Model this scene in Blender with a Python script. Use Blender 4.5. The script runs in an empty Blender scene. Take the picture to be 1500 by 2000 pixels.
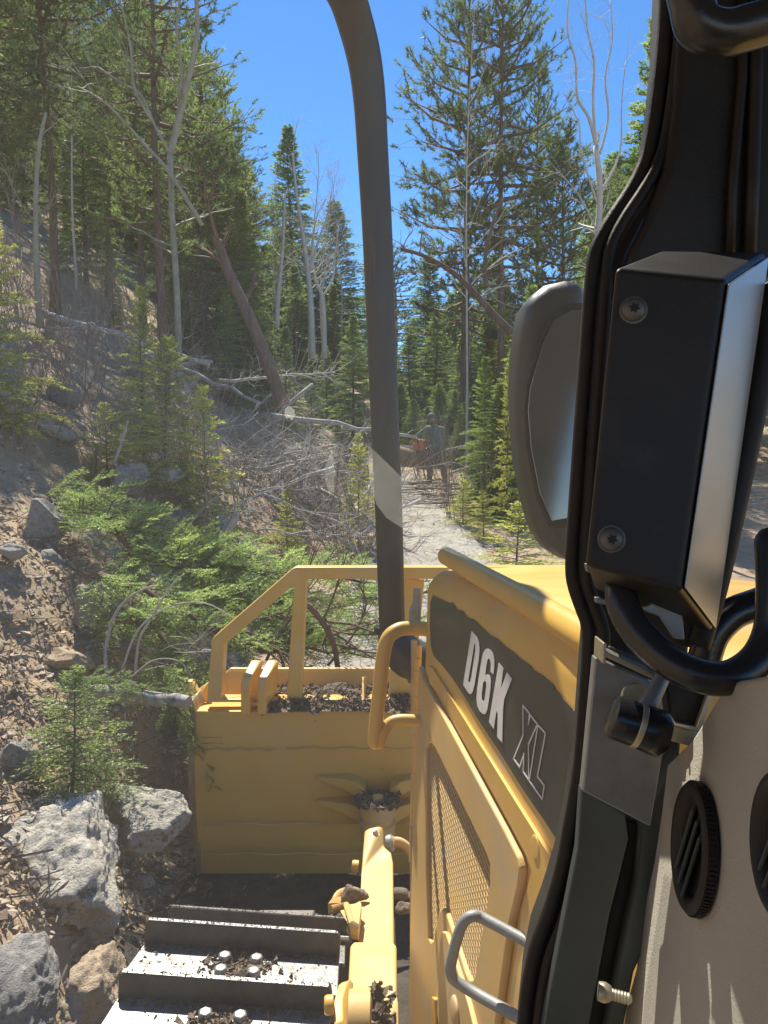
import bpy, bmesh, math, random
import numpy as np
from mathutils import Vector, Matrix, noise
from mathutils.geometry import tessellate_polygon
S = bpy.context.scene
COL = S.collection
# ------------------------------------------------------------ camera, sky, sun
CZ = 2.3; PITCH = math.radians(4.0); FPX = 1444.0
cam = bpy.data.cameras.new('camera'); camo = bpy.data.objects.new('camera', cam); COL.objects.link(camo)
camo.location = (0, 0, CZ); camo.rotation_euler = (math.radians(90) - PITCH, 0, 0)
cam.sensor_fit = 'VERTICAL'; cam.sensor_height = 24.0; cam.lens = 24.0 * FPX / 2000.0
cam.clip_start = 0.02; cam.clip_end = 2000
S.camera = camo
S.render.resolution_x = 768; S.render.resolution_y = 1024
SUN_EL = math.radians(55); SUN_AZ = math.radians(-17)      # azimuth from +Y, negative = left
W = bpy.data.worlds.new('World'); S.world = W; W.use_nodes = True
wn = W.node_tree.nodes; wl = W.node_tree.links
sky = wn.new('ShaderNodeTexSky'); sky.sky_type = 'NISHITA'; sky.sun_disc = False
sky.sun_elevation = SUN_EL; sky.sun_rotation = SUN_AZ; sky.altitude = 2600; sky.air_density = 1.0; sky.dust_density = 0.1; sky.ozone_density = 2.5
bgn = wn['Background']; bgn.inputs[1].default_value = 0.112; hsn = wn.new('ShaderNodeHueSaturation'); hsn.inputs['Saturation'].default_value = 1.24; wl.new(sky.outputs[0], hsn.inputs['Color']); wl.new(hsn.outputs[0], bgn.inputs[0])
sd = bpy.data.lights.new('sun', 'SUN'); sd.energy = 5.0; sd.angle = math.radians(0.5); sd.color = (1.0, 0.93, 0.80)
so = bpy.data.objects.new('sun', sd); COL.objects.link(so)
sdir = Vector((math.sin(SUN_AZ) * math.cos(SUN_EL), math.cos(SUN_AZ) * math.cos(SUN_EL), math.sin(SUN_EL)))
so.rotation_euler = sdir.to_track_quat('Z', 'Y').to_euler(); so.location = (0, 0, 30)
S.view_settings.view_transform = 'Standard'; S.view_settings.look = 'None'; S.view_settings.exposure = 1.0; S.view_settings.gamma = 1
S.cycles.max_bounces = 8; S.cycles.transparent_max_bounces = 16; S.cycles.diffuse_bounces = 4

# ------------------------------------------------------------ helpers
CP, SP = math.cos(PITCH), math.sin(PITCH)
def ray(px, py):
    x = (px - 750) / FPX; y = -(py - 1000) / FPX
    return Vector((x, CP + y * SP, -SP + y * CP))            # unit camera depth
def P(px, py, d):
    r = ray(px, py) * d
    return Vector((r.x, r.y, r.z + CZ))
def RP(px, py, pt, n):
    r = ray(px, py); o = Vector((0, 0, CZ))
    t = (pt - o).dot(n) / r.dot(n)
    return o + r * t
def pxy(px, Y):                                              # lateral position of a picture column at distance Y
    return (px - 750) / FPX * Y * 1.0
def zpix(py, Y):                                             # height seen at picture row py at distance Y
    r = ray(750, py); return CZ + r.z / r.y * Y
def origin_of(o):
    v = Vector((0, 0, 0))
    while o is not None: v += o.location; o = o.parent
    return v

class G:
    def __init__(s): s.V = []; s.L = []; s.T = []; s.M = []; s.n = 0
    def add(s, v, f, mi=0):
        v = np.asarray(v, dtype=np.float32).reshape(-1, 3)
        if isinstance(f, np.ndarray):
            s.L.append((f + s.n).ravel()); s.T.append(np.full(len(f), f.shape[1])); s.M.append(np.full(len(f), mi))
        else:
            s.L.append(np.array([i + s.n for q in f for i in q])); s.T.append(np.array([len(q) for q in f])); s.M.append(np.full(len(f), mi))
        s.V.append(v); s.n += len(v); return s
    def merge(s, g, mat=None):
        for v, l, t, m in [(np.concatenate(g.V), np.concatenate(g.L), np.concatenate(g.T), np.concatenate(g.M))]:
            if mat is not None:
                A = np.array(mat); v = v @ A[:3, :3].T + A[:3, 3]
            s.V.append(v.astype(np.float32)); s.L.append(l + s.n); s.T.append(t); s.M.append(m); s.n += len(v)
        return s
    def tube(s, pts, rad, sides=8, mi=0, cap=True, prof=None):
        pts = [Vector(p) for p in pts]; n = len(pts)
        if not hasattr(rad, '__len__'): rad = [rad] * n
        vs = []; up = None
        for i, p in enumerate(pts):
            t = (pts[min(i + 1, n - 1)] - pts[max(i - 1, 0)])
            if t.length < 1e-9: t = Vector((0, 0, 1))
            t.normalize()
            if up is None:
                up = Vector((0, 0, 1)) if abs(t.z) < .9 else Vector((1, 0, 0))
            a = up - t * up.dot(t)
            if a.length < 1e-6: a = t.orthogonal()
            a.normalize(); b = t.cross(a); up = a
            for k in range(sides):
                if prof: ca, sa = prof[k]
                else: ca = math.cos(2 * math.pi * k / sides); sa = math.sin(2 * math.pi * k / sides)
                vs.append(p + a * (ca * rad[i]) + b * (sa * rad[i]))
        f = [(i * sides + k, i * sides + (k + 1) % sides, (i + 1) * sides + (k + 1) % sides, (i + 1) * sides + k) for i in range(n - 1) for k in range(sides)]
        if cap: f += [tuple(range(sides))[::-1], tuple(range((n - 1) * sides, n * sides))]
        return s.add([tuple(v) for v in vs], f, mi)
    def box(s, c, sz, R=None, mi=0):
        c = Vector(c); vs = []
        for dx in (-1, 1):
            for dy in (-1, 1):
                for dz in (-1, 1):
                    v = Vector((dx * sz[0] / 2, dy * sz[1] / 2, dz * sz[2] / 2))
                    if R is not None: v = R @ v
                    vs.append(tuple(c + v))
        return s.add(vs, [(0, 1, 3, 2), (4, 6, 7, 5), (0, 4, 5, 1), (2, 3, 7, 6), (0, 2, 6, 4), (1, 5, 7, 3)], mi)
    def lathe(s, c, axis, prof, sides=24, mi=0):             # prof = [(r, h)] along axis
        a = Vector(axis).normalized(); u = a.orthogonal().normalized(); w = a.cross(u); c = Vector(c); vs = []
        for r, h in prof:
            for k in range(sides):
                t = 2 * math.pi * k / sides
                vs.append(tuple(c + a * h + u * (r * math.cos(t)) + w * (r * math.sin(t))))
        n = len(prof)
        f = [(i * sides + k, i * sides + (k + 1) % sides, (i + 1) * sides + (k + 1) % sides, (i + 1) * sides + k) for i in range(n - 1) for k in range(sides)]
        f += [tuple(range(sides))[::-1], tuple(range((n - 1) * sides, n * sides))]
        return s.add(vs, f, mi)
    def slab(s, outer, off, holes=(), mi=0):                 # outer / holes: 3D points, extruded by vector off
        off = Vector(off); loops = [[Vector(p) for p in outer]] + [[Vector(p) for p in h] for h in holes]
        tris = tessellate_polygon(loops); flat = [p for l in loops for p in l]; n = len(flat)
        vs = [tuple(p) for p in flat] + [tuple(p + off) for p in flat]
        f = []
        nrm = Vector((0, 0, 0))
        for a, b, c in tris: nrm += (flat[b] - flat[a]).cross(flat[c] - flat[a])
        fl = nrm.dot(off) > 0
        for a, b, c in tris:
            if fl: f.append((a, c, b)); f.append((a + n, b + n, c + n))
            else: f.append((a, b, c)); f.append((a + n, c + n, b + n))
        st = 0
        for l in loops:
            m = len(l)
            for i in range(m):
                j = (i + 1) % m; f.append((st + i, st + j, st + j + n, st + i + n))
            st += m
        return s.add(vs, f, mi)
    def build(s, name, mats, parent=None, world=False, smooth=False, bevel=0, seg=2, fixn=True):
        if not isinstance(mats, (list, tuple)): mats = [mats]
        V = np.concatenate(s.V).astype(np.float32); L = np.concatenate(s.L).astype(np.int32); T = np.concatenate(s.T).astype(np.int32); M = np.concatenate(s.M).astype(np.int32)
        if world and parent is not None: V = V - np.array(origin_of(parent), dtype=np.float32)
        me = bpy.data.meshes.new(name)
        me.vertices.add(len(V)); me.vertices.foreach_set('co', V.ravel())
        me.loops.add(len(L)); me.loops.foreach_set('vertex_index', L)
        st = np.concatenate([[0], np.cumsum(T)[:-1]]).astype(np.int32)
        me.polygons.add(len(T)); me.polygons.foreach_set('loop_start', st); me.polygons.foreach_set('loop_total', T)
        me.polygons.foreach_set('material_index', M)
        me.polygons.foreach_set('use_smooth', np.full(len(T), bool(smooth)))
        me.update(calc_edges=True); me.validate()
        for m in mats: me.materials.append(m)
        if fixn and len(V) < 60000:
            bm = bmesh.new(); bm.from_mesh(me)
            if bevel: bmesh.ops.remove_doubles(bm, verts=bm.verts, dist=1e-5)
            if bevel: bmesh.ops.dissolve_limit(bm, angle_limit=0.02, verts=bm.verts, edges=bm.edges)
            bmesh.ops.recalc_face_normals(bm, faces=bm.faces); bm.to_mesh(me); bm.free()
        o = bpy.data.objects.new(name, me); COL.objects.link(o)
        if parent is not None: o.parent = parent
        if bevel:
            b = o.modifiers.new('bevel', 'BEVEL'); b.width = bevel; b.segments = seg; b.limit_method = 'ANGLE'; b.angle_limit = math.radians(28)
            for p in me.polygons: p.use_smooth = True
            w = o.modifiers.new('wn', 'WEIGHTED_NORMAL'); w.keep_sharp = True
        elif smooth == 'auto':
            for p in me.polygons: p.use_smooth = True
            me.set_sharp_from_angle(angle=math.radians(40))
        return o

def tag(o, label=None, cat=None, group=None, kind=None):
    if label: o['label'] = label
    if cat: o['category'] = cat
    if group: o['group'] = group
    if kind: o['kind'] = kind
    return o
def empty(name, loc=(0, 0, 0), rz=0):
    o = bpy.data.objects.new(name, None); COL.objects.link(o); o.location = loc; o.rotation_euler = (0, 0, rz); o.empty_display_size = .2
    return o
def dup(root, loc, rot, scale, label=None, group=None, cat=None):
    def cp(o, par):
        c = o.copy(); COL.objects.link(c); c.parent = par
        for ch in o.children: cp(ch, c)
        return c
    kids = list(root.children)
    r = root.copy(); COL.objects.link(r)
    for k in kids: cp(k, r)
    r.location = loc; r.rotation_euler = rot; r.scale = scale
    for key, v in (('label', label), ('group', group), ('category', cat)):
        if v: r[key] = v
    return r

def mat(name, c1, c2=None, scale=8, rough=.6, metal=0, bump=0, bscale=None, spots=None, rr=0, coat=0, detail=6, spec=.5, stretch=None, rnd=0):
    m = bpy.data.materials.new(name); m.use_nodes = True; N = m.node_tree.nodes; Lk = m.node_tree.links
    b = N['Principled BSDF']; b.inputs['Roughness'].default_value = rough; b.inputs['Metallic'].default_value = metal
    b.inputs['Specular IOR Level'].default_value = spec
    if coat: b.inputs['Coat Weight'].default_value = coat; b.inputs['Coat Roughness'].default_value = .12
    tc = N.new('ShaderNodeTexCoord'); src = tc.outputs['Object']
    if stretch:
        mp = N.new('ShaderNodeMapping'); mp.inputs['Scale'].default_value = stretch; Lk.new(src, mp.inputs[0]); src = mp.outputs[0]
    nz = N.new('ShaderNodeTexNoise'); nz.inputs['Scale'].default_value = scale; nz.inputs['Detail'].default_value = detail; nz.inputs['Roughness'].default_value = .62
    Lk.new(src, nz.inputs['Vector'])
    cr = N.new('ShaderNodeValToRGB'); cr.color_ramp.elements[0].position = .33; cr.color_ramp.elements[1].position = .68
    c2 = c2 or c1
    cr.color_ramp.elements[0].color = (*c1, 1); cr.color_ramp.elements[1].color = (*c2, 1)
    Lk.new(nz.outputs[0], cr.inputs[0]); out = cr.outputs[0]
    if spots:                                                # (colour, scale, threshold, softness)
        for (sc, ss, th, sf) in (spots if isinstance(spots, list) else [spots]):
            n2 = N.new('ShaderNodeTexNoise'); n2.inputs['Scale'].default_value = ss; n2.inputs['Detail'].default_value = 8; n2.inputs['Roughness'].default_value = .7
            Lk.new(src, n2.inputs['Vector'])
            mr = N.new('ShaderNodeMapRange'); mr.inputs['From Min'].default_value = th; mr.inputs['From Max'].default_value = th + sf
            Lk.new(n2.outputs[0], mr.inputs[0])
            mx = N.new('ShaderNodeMix'); mx.data_type = 'RGBA'; mx.inputs['B'].default_value = (*sc, 1)
            Lk.new(mr.outputs[0], mx.inputs['Factor']); Lk.new(out, mx.inputs['A']); out = mx.outputs['Result']
    if rnd:
        oi = N.new('ShaderNodeObjectInfo'); mr = N.new('ShaderNodeMapRange'); mr.inputs['To Min'].default_value = 1 - rnd; mr.inputs['To Max'].default_value = 1 + rnd
        Lk.new(oi.outputs['Random'], mr.inputs[0]); hs = N.new('ShaderNodeHueSaturation'); Lk.new(mr.outputs[0], hs.inputs['Value']); Lk.new(out, hs.inputs['Color']); out = hs.outputs[0]
    Lk.new(out, b.inputs['Base Color'])
    if rr:
        mr = N.new('ShaderNodeMapRange'); mr.inputs['To Min'].default_value = max(0, rough - rr); mr.inputs['To Max'].default_value = min(1, rough + rr)
        Lk.new(nz.outputs[0], mr.inputs[0]); Lk.new(mr.outputs[0], b.inputs['Roughness'])
    if bump:
        n3 = N.new('ShaderNodeTexNoise'); n3.inputs['Scale'].default_value = bscale or scale * 4; n3.inputs['Detail'].default_value = 8; n3.inputs['Roughness'].default_value = .65
        Lk.new(src, n3.inputs['Vector'])
        bp = N.new('ShaderNodeBump'); bp.inputs['Strength'].default_value = 1.0; bp.inputs['Distance'].default_value = bump
        Lk.new(n3.outputs[0], bp.inputs['Height']); Lk.new(bp.outputs[0], b.inputs['Normal'])
    return m

def leafmat(name, c1, c2, scale=1.2, trans=.4, rnd=.25):
    m = bpy.data.materials.new(name); m.use_nodes = True; N = m.node_tree.nodes; Lk = m.node_tree.links
    N.remove(N['Principled BSDF']); o = N['Material Output']
    g = N.new('ShaderNodeNewGeometry'); nz = N.new('ShaderNodeTexNoise'); nz.inputs['Scale'].default_value = scale; nz.inputs['Detail'].default_value = 3
    Lk.new(g.outputs['Position'], nz.inputs['Vector'])
    cr = N.new('ShaderNodeValToRGB'); cr.color_ramp.elements[0].position = .35; cr.color_ramp.elements[1].position = .65
    cr.color_ramp.elements[0].color = (*c1, 1); cr.color_ramp.elements[1].color = (*c2, 1); Lk.new(nz.outputs[0], cr.inputs[0])
    oi = N.new('ShaderNodeObjectInfo'); mr = N.new('ShaderNodeMapRange'); mr.inputs['To Min'].default_value = 1 - rnd; mr.inputs['To Max'].default_value = 1 + rnd
    Lk.new(oi.outputs['Random'], mr.inputs[0]); hs = N.new('ShaderNodeHueSaturation'); Lk.new(mr.outputs[0], hs.inputs['Value']); Lk.new(cr.outputs[0], hs.inputs['Color'])
    d = N.new('ShaderNodeBsdfDiffuse'); t = N.new('ShaderNodeBsdfTranslucent'); gl = N.new('ShaderNodeBsdfGlossy'); gl.inputs['Roughness'].default_value = .42
    gl.inputs['Color'].default_value = (.6, .65, .6, 1)
    Lk.new(hs.outputs[0], d.inputs[0])
    h2 = N.new('ShaderNodeHueSaturation'); h2.inputs['Value'].default_value = 1.9; h2.inputs['Hue'].default_value = .495; Lk.new(hs.outputs[0], h2.inputs['Color']); Lk.new(h2.outputs[0], t.inputs[0])
    mx = N.new('ShaderNodeMixShader'); mx.inputs[0].default_value = trans; Lk.new(d.outputs[0], mx.inputs[1]); Lk.new(t.outputs[0], mx.inputs[2])
    m2 = N.new('ShaderNodeMixShader'); m2.inputs[0].default_value = .05; Lk.new(mx.outputs[0], m2.inputs[1]); Lk.new(gl.outputs[0], m2.inputs[2])
    Lk.new(m2.outputs[0], o.inputs['Surface'])
    return m

# ------------------------------------------------------------ materials
YEL = (.66, .40, .095)
M = {}
M['yellow'] = mat('yellow_paint', (.58, .34, .065), (.65, .40, .10), 3.5, .38, 0, .0003, 160, spots=[((.44, .37, .25), 4.5, .53, .25), ((.12, .09, .06), 55, .66, .03)], rr=.12, spec=.5)
M['yellow_dusty'] = mat('dusty_yellow_paint', (.50, .33, .12), (.60, .38, .12), 3, .6, 0, .0004, 120, spots=[((.40, .33, .23), 5, .5, .25), ((.10, .07, .05), 45, .68, .03)], rr=.1)
M['blade'] = mat('worn_blade_paint', (.54, .32, .065), (.60, .37, .085), 1.6, .5, 0, .0006, 60, spots=[((.44, .32, .16), 1.6, .55, .3), ((.09, .06, .045), 26, .67, .03)], rr=.12)
M['edge'] = mat('scraped_edge_steel', (.30, .22, .14), (.46, .36, .24), 14, .55, .2, .002, 60)
M['black'] = mat('black_plastic', (.013, .012, .011), (.024, .022, .020), 6, .48, 0, .0003, 300, rr=.12, spec=.3, spots=[((.06, .055, .045), 5, .58, .3), ((.10, .09, .07), 40, .7, .05)])
M['rubber'] = mat('rubber_seal', (.010, .010, .009), (.024, .021, .018), 30, .55, 0, .0004, 300, rr=.12, spec=.3)
M['dgrey'] = mat('dark_grey_paint', (.055, .068, .064), (.085, .10, .094), 9, .5, 0, .0003, 200, spots=[((.14, .07, .03), 14, .72, .06)], rr=.1)
M['plate'] = mat('galvanised_plate', (.24, .245, .24), (.32, .325, .32), 30, .42, .35, .0003, 200, spots=((.25, .13, .06), 24, .72, .05), rr=.12)
M['zinc'] = mat('yellow_zinc', (.42, .38, .26), (.52, .48, .36), 30, .4, .6, .0002, 200)
M['beige'] = mat('beige_dash_plastic', (.41, .39, .33), (.50, .475, .41), 5, .55, 0, .0012, 600, rr=.05)
M['tubeblk'] = mat('black_handle_coat', (.016, .017, .019), (.03, .03, .03), 12, .2, 0, .0003, 200, spots=((.12, .11, .10), 25, .68, .06), rr=.08)
M['greytube'] = mat('grey_painted_tube', (.19, .20, .20), (.27, .28, .28), 20, .5, .1, .0004, 120, spots=((.38, .36, .33), 12, .6, .1))
M['stack'] = mat('weathered_black_steel', (.020, .019, .018), (.042, .036, .029), 4, .4, .2, 0, 60, rr=.1, stretch=(3, 3, .5), spots=((.11, .08, .05), 5, .62, .2))
M['decal'] = mat('black_decal', (.022, .022, .020), (.042, .040, .035), 7, .42, 0, .0002, 100, rr=.1, spots=[((.10, .095, .08), 8, .6, .25)])
M['white'] = mat('white_lettering', (.58, .58, .56), (.70, .70, .68), 20, .5)
M['grouser'] = mat('dirty_track_steel', (.07, .06, .05), (.14, .12, .10), 12, .55, .45, .0015, 60, spots=((.16, .11, .07), 18, .58, .1), rr=.15)
M['shine'] = mat('polished_track_steel', (.23, .23, .225), (.34, .34, .33), 26, .42, .55, .0016, 70, spots=[((.13, .09, .06), 9, .60, .06), ((.10, .08, .06), 60, .62, .04)], rr=.15)
M['bolt'] = mat('bolt_steel', (.30, .29, .27), (.46, .45, .43), 60, .38, .6, .0005, 300)
M['dirt'] = mat('clinging_dirt', (.09, .064, .045), (.21, .155, .11), 30, .95, 0, .008, 60)
M['soil'] = mat('hillside_soil', (.25, .17, .10), (.44, .32, .205), 1.1, .95, 0, .035, 9, spots=[((.36, .31, .25), 7, .57, .08), ((.055, .042, .033), 4, .60, .1), ((.30, .25, .19), 26, .6, .05)], detail=10)
M['dug_shade'] = mat('dug_earth_painted_shade', (.028, .021, .016), (.07, .052, .038), 7, .95, 0, .02, 20, spots=((.13, .10, .075), 16, .64, .05))  # dug earth, coloured extra dark to stand in for the blade's shade
M['mirrorg'] = mat('mirror_housing_plastic', (.028, .028, .028), (.034, .034, .033), 2, .4, 0, .0002, 300)
M['side_reflection'] = mat('painted_side_reflection', (.26, .27, .265), (.34, .35, .34), 6, .3, .5, .0002, 200, rr=.08, stretch=(1, 1, .4))  # box side made lighter grey: its reflected light is put into the colour
M['screwm'] = mat('dull_screw_steel', (.09, .088, .08), (.13, .125, .115), 60, .45, .3)
M['path'] = mat('dusty_path', (.23, .205, .17), (.35, .32, .275), 3, .95, 0, .02, 16, spots=((.14, .11, .09), 8, .60, .08))
M['rock1'] = mat('pale_limestone', (.36, .325, .265), (.56, .52, .44), 4, .9, 0, .014, 26, spots=[((.13, .125, .11), 4.0, .54, .07), ((.42, .30, .18), 3, .58, .15), ((.20, .18, .15), 22, .6, .05)])
M['rock2'] = mat('tan_rock', (.38, .27, .17), (.52, .41, .28), 5, .9, 0, .012, 24, spots=[((.22, .18, .14), 6, .56, .1)])
M['rock3'] = mat('grey_rock', (.20, .19, .175), (.36, .34, .31), 6, .9, 0, .012, 26, spots=[((.07, .065, .06), 7, .57, .08)])
M['gravel'] = mat('loose_stones', (.26, .20, .145), (.50, .42, .32), 3, .9, 0, .004, 40, spots=((.12, .09, .07), 5, .55, .1))
M['rubble'] = mat('tan_rubble', (.30, .215, .14), (.50, .39, .27), 4, .9, 0, .003, 40, spots=((.14, .10, .07), 6, .56, .1))
M['litter'] = mat('dry_litter', (.13, .09, .06), (.32, .25, .18), 5, .9)
M['pbark'] = mat('pine_bark', (.10, .066, .048), (.20, .135, .10), 9, .9, 0, .02, 22, stretch=(1, 1, .25), rnd=.2)
M['abark'] = mat('aspen_bark', (.42, .41, .36), (.56, .55, .49), 6, .75, 0, .004, 30, spots=((.05, .045, .04), 9, .64, .04), stretch=(.7, .7, 1.6))
M['greenbark'] = mat('smooth_grey_green_bark', (.22, .22, .16), (.34, .34, .26), 6, .75, 0, .003, 30)
M['dead'] = mat('bleached_deadwood', (.27, .25, .225), (.48, .45, .41), 7, .85, 0, .004, 30, spots=((.10, .085, .07), 6, .57, .1), rnd=.25)
M['twig'] = mat('bare_twigs', (.15, .115, .09), (.28, .23, .19), 5, .8, rnd=.3)
M['pine'] = leafmat('pine_needles', (.055, .095, .032), (.19, .25, .07), .8, .38)
M['fir'] = leafmat('fir_needles', (.08, .14, .038), (.24, .32, .08), 1.6, .42)
M['firy'] = leafmat('bright_fir_needles', (.24, .28, .06), (.42, .44, .10), 2.5, .48, .15)
M['felled'] = leafmat('felled_fir_needles', (.11, .18, .055), (.32, .40, .12), 5.5, .5, .15)
M['bud'] = leafmat('aspen_buds', (.17, .17, .12), (.26, .25, .18), 2, .3)

# ------------------------------------------------------------ terrain
def sm(a, b, t):
    t = (t - a) / (b - a); t = 0 if t < 0 else 1 if t > 1 else t
    return t * t * (3 - 2 * t)
def lerp(pts, t):
    if t <= pts[0][0]: return pts[0][1]
    for (a, va), (b, vb) in zip(pts, pts[1:]):
        if t <= b: return va + (vb - va) * (t - a) / (b - a)
    return pts[-1][1]
XE = [(0, -.95), (3.2, -1.0), (4.2, -1.45), (7, -1.5), (11, -1.2), (20, -.5), (30, .2), (60, 1)]
def terr(x, y, fine=True):
    b = lerp([(0, 0), (5, 0), (8, .28), (12, .8), (20, 1.72), (40, 4.2), (90, 12), (200, 20)], y)
    xe = lerp(XE, y)
    s = xe - x; z = b
    if s > 0:
        st = .35 * sm(0, .5, s)
        z += st + (.66 * s if s < 30 else 19.8 + .3 * (s - 30))
        if s > 6: z += .0
    else:
        r = -s - 3.2
        if r > 0: z -= .10 * min(r, 25) * (0.0 if y < 4 else 1) - .05 * max(0, r - 25)
    z -= .26 * sm(2.9, 3.7, y) * (1 - sm(4.5, 5.1, y)) * sm(-1.9, -1.2, x)
    z += .35 * sm(4.6, 5.3, y) * (1 - sm(5.6, 7.5, y)) * (1 if s < 0 else .5)
    if fine:
        a = .30 * sm(0, 1.2, s) + .07
        if abs(x) < 1.2 and y < 4.2: a = .03
        z += a * noise.fractal(Vector((x * .55, y * .55, 3.1)), 1.0, 2.1, 5) * .9
        if y > 1.5: z += .035 * noise.fractal(Vector((x * 3.1, y * 3.1, 7)), 1.0, 2.2, 3)
        z += 1.2 * sm(14, 50, y) * noise.noise(Vector((x * .08, y * .08, 1)))
    return z
def grid_mesh(xs, ys, dz=0):
    g = G(); V = [(x, y, terr(x, y) + dz) for y in ys for x in xs]; n = len(xs)
    idx = np.arange(len(xs) * len(ys)).reshape(len(ys), n)
    F = np.stack([idx[:-1, :-1].ravel(), idx[:-1, 1:].ravel(), idx[1:, 1:].ravel(), idx[1:, :-1].ravel()], 1)
    g.add(V, F); return g
def spread(lo, c, hi, n, p=2.4):
    k = int(n * .5); a = [c - (c - lo) * (1 - i / k) ** p for i in range(k)]
    return a + [c + (hi - c) * (i / (n - k)) ** p for i in range(n - k + 1)]
ground = grid_mesh(spread(-220, -2.2, 200, 360, 2.6), spread(-60, 4.5, 320, 420, 2.6)).build('ground', M['soil'], smooth=True, fixn=False)
tag(ground, kind='structure')
g = G(); rows = []
ys = [6.2 + i * .12 for i in range(130)]
V = []
for y in ys:
    c = lerp([(6, .55), (10, .6), (14, .75), (20, .55), (23, .3)], y); w = lerp([(6, 1.5), (10, 1.15), (16, .8), (22, .6)], y) + .12 * noise.noise(Vector((0, y * .7, 5)))
    for k in range(17):
        x = c + (k / 8 - 1) * w; e = 1 - abs(k / 8 - 1)
        V.append((x, y, terr(x, y) + (.025 if 0 < e else -.04)))
idx = np.arange(len(V)).reshape(len(ys), 17)
g.add(V, np.stack([idx[:-1, :-1].ravel(), idx[:-1, 1:].ravel(), idx[1:, 1:].ravel(), idx[1:, :-1].ravel()], 1))
tag(g.build('path', M['path'], smooth=True, fixn=False), kind='structure')

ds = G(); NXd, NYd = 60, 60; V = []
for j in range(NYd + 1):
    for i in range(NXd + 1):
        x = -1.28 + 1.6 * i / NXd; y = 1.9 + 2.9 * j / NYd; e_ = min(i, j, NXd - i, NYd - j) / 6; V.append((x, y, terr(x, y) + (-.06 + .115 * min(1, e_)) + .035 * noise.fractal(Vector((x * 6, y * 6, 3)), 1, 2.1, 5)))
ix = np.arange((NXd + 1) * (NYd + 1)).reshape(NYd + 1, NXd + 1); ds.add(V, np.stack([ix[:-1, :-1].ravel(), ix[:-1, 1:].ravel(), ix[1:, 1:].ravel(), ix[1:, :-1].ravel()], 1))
tag(ds.build('shaded_dug_ground', M['dug_shade'], smooth=True, fixn=False), kind='structure')
# ------------------------------------------------------------ rocks
def rock_g(seed, sub=4, squash=(1, 1, 1), rough=.10, nplanes=13):
    r = random.Random(seed); bm = bmesh.new(); bmesh.ops.create_icosphere(bm, subdivisions=sub, radius=1)
    pl = []
    for i in range(nplanes):
        n = Vector((r.gauss(0, 1), r.gauss(0, 1), r.gauss(0, 1))).normalized(); pl.append((n, r.uniform(.62, .98)))
    off = Vector((seed * 3.7, seed * 1.3, seed * .7))
    for v in bm.verts:
        d = v.co.normalized(); rad = 1.25
        for n, h in pl:
            c = n.dot(d)
            if c > .05: rad = min(rad, h / c)
        rad *= 1 + rough * noise.fractal(d * 2.2 + off, 1, 2.1, 5) + rough * .5 * abs(noise.noise(d * 6 + off))
        v.co = Vector((d.x * rad * squash[0], d.y * rad * squash[1], d.z * rad * squash[2]))
    g = G(); vs = [tuple(v.co) for v in bm.verts]; fs = [tuple(v.index for v in f.verts) for f in bm.faces]; bm.free()
    g.add(vs, fs); return g
def rock(name, px, py, Y, size, seed, m, label, rot=(0, 0, 0), squash=(1, 1, 1), sub=5, rough=.12, cat='boulder', group=None):
    o = rock_g(seed, sub, squash, rough).build(name, M[m], smooth=True, fixn=False)
    x = pxy(px, Y); o.location = (x, Y, zpix(py, Y)); o.scale = (size,) * 3; o.rotation_euler = rot
    return tag(o, label, cat, group)
rock('boulder', 102, 1705, 3.15, .365, 3, 'rock1', 'largest pale limestone boulder beside the track, lichen stained', (.62, .1, .2), (.70, 1.05, .55), sub=6, rough=.16)
rock('boulder', 268, 1588, 3.75, .235, 8, 'rock1', 'pale flat-topped boulder against the left edge of the blade', (.5, .05, .1), (.92, .8, .6), sub=6, rough=.12)
rock('boulder', 150, 1965, 2.45, .165, 12, 'rock2', 'tan orange boulder at the bottom, between grey rock and the track', (.6, .3, .3), (.8, 1.1, .6), sub=6, rough=.14)
rock('boulder', 12, 1935, 2.4, .165, 15, 'rock3', 'grey rock cut off by the bottom left corner of the view', (.6, .2, .4), (.9, 1.1, .6), sub=6, rough=.14)
rock('boulder', 8, 1627, 3.2, .10, 21, 'rock1', 'small bright white rock left of the largest boulder', (.2, .1, 0), (1.1, .8, .75), sub=5)
rock('boulder', 5, 1525, 3.6, .15, 24, 'rock3', 'dark lichen-covered rock at the left edge above the small white rock', (.4, .1, .5), (.8, .8, 1.1), sub=5, rough=.2)
rock('boulder', 78, 1570, 3.45, .11, 27, 'rock3', 'low grey rock touching the top of the largest boulder', (.1, .1, .9), (1, .7, .55), sub=5)
rock('boulder', 130, 1292, 4.9, .12, 31, 'rock2', 'square tan stone on the dirt bank above the cut log', (0, .2, .3), (1, .8, .75), sub=5, cat='rock')
rock('boulder', 182, 1190, 5.3, .16, 33, 'rock3', 'shaded grey rock half buried in the bank behind the bent white stems', (.3, 0, .1), (.9, .8, 1.1), sub=5, cat='rock')
rock('boulder', 88, 1020, 6.3, .19, 36, 'rock3', 'dark grey rock under the upper end of the felled fir', (0, .3, .5), (.9, .8, 1), sub=5, cat='rock')
rock('boulder', 262, 935, 8.6, .19, 39, 'rock3', 'broad grey rock on the slope above the felled firs', (0, .1, .5), (1.2, .8, .8), sub=5, cat='rock')
rock('boulder', 335, 932, 8.8, .13, 41, 'rock1', 'pale angular rock on the slope right of the broad grey rock', (.5, .1, .5), (1, .8, .8), sub=4, cat='rock')
rock('boulder', 130, 770, 10.5, .24, 44, 'rock3', 'pale grey rock far up the left slope among bare shrubs', (.5, .1, .1), (1.1, .8, .8), sub=4, cat='rock')
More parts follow.
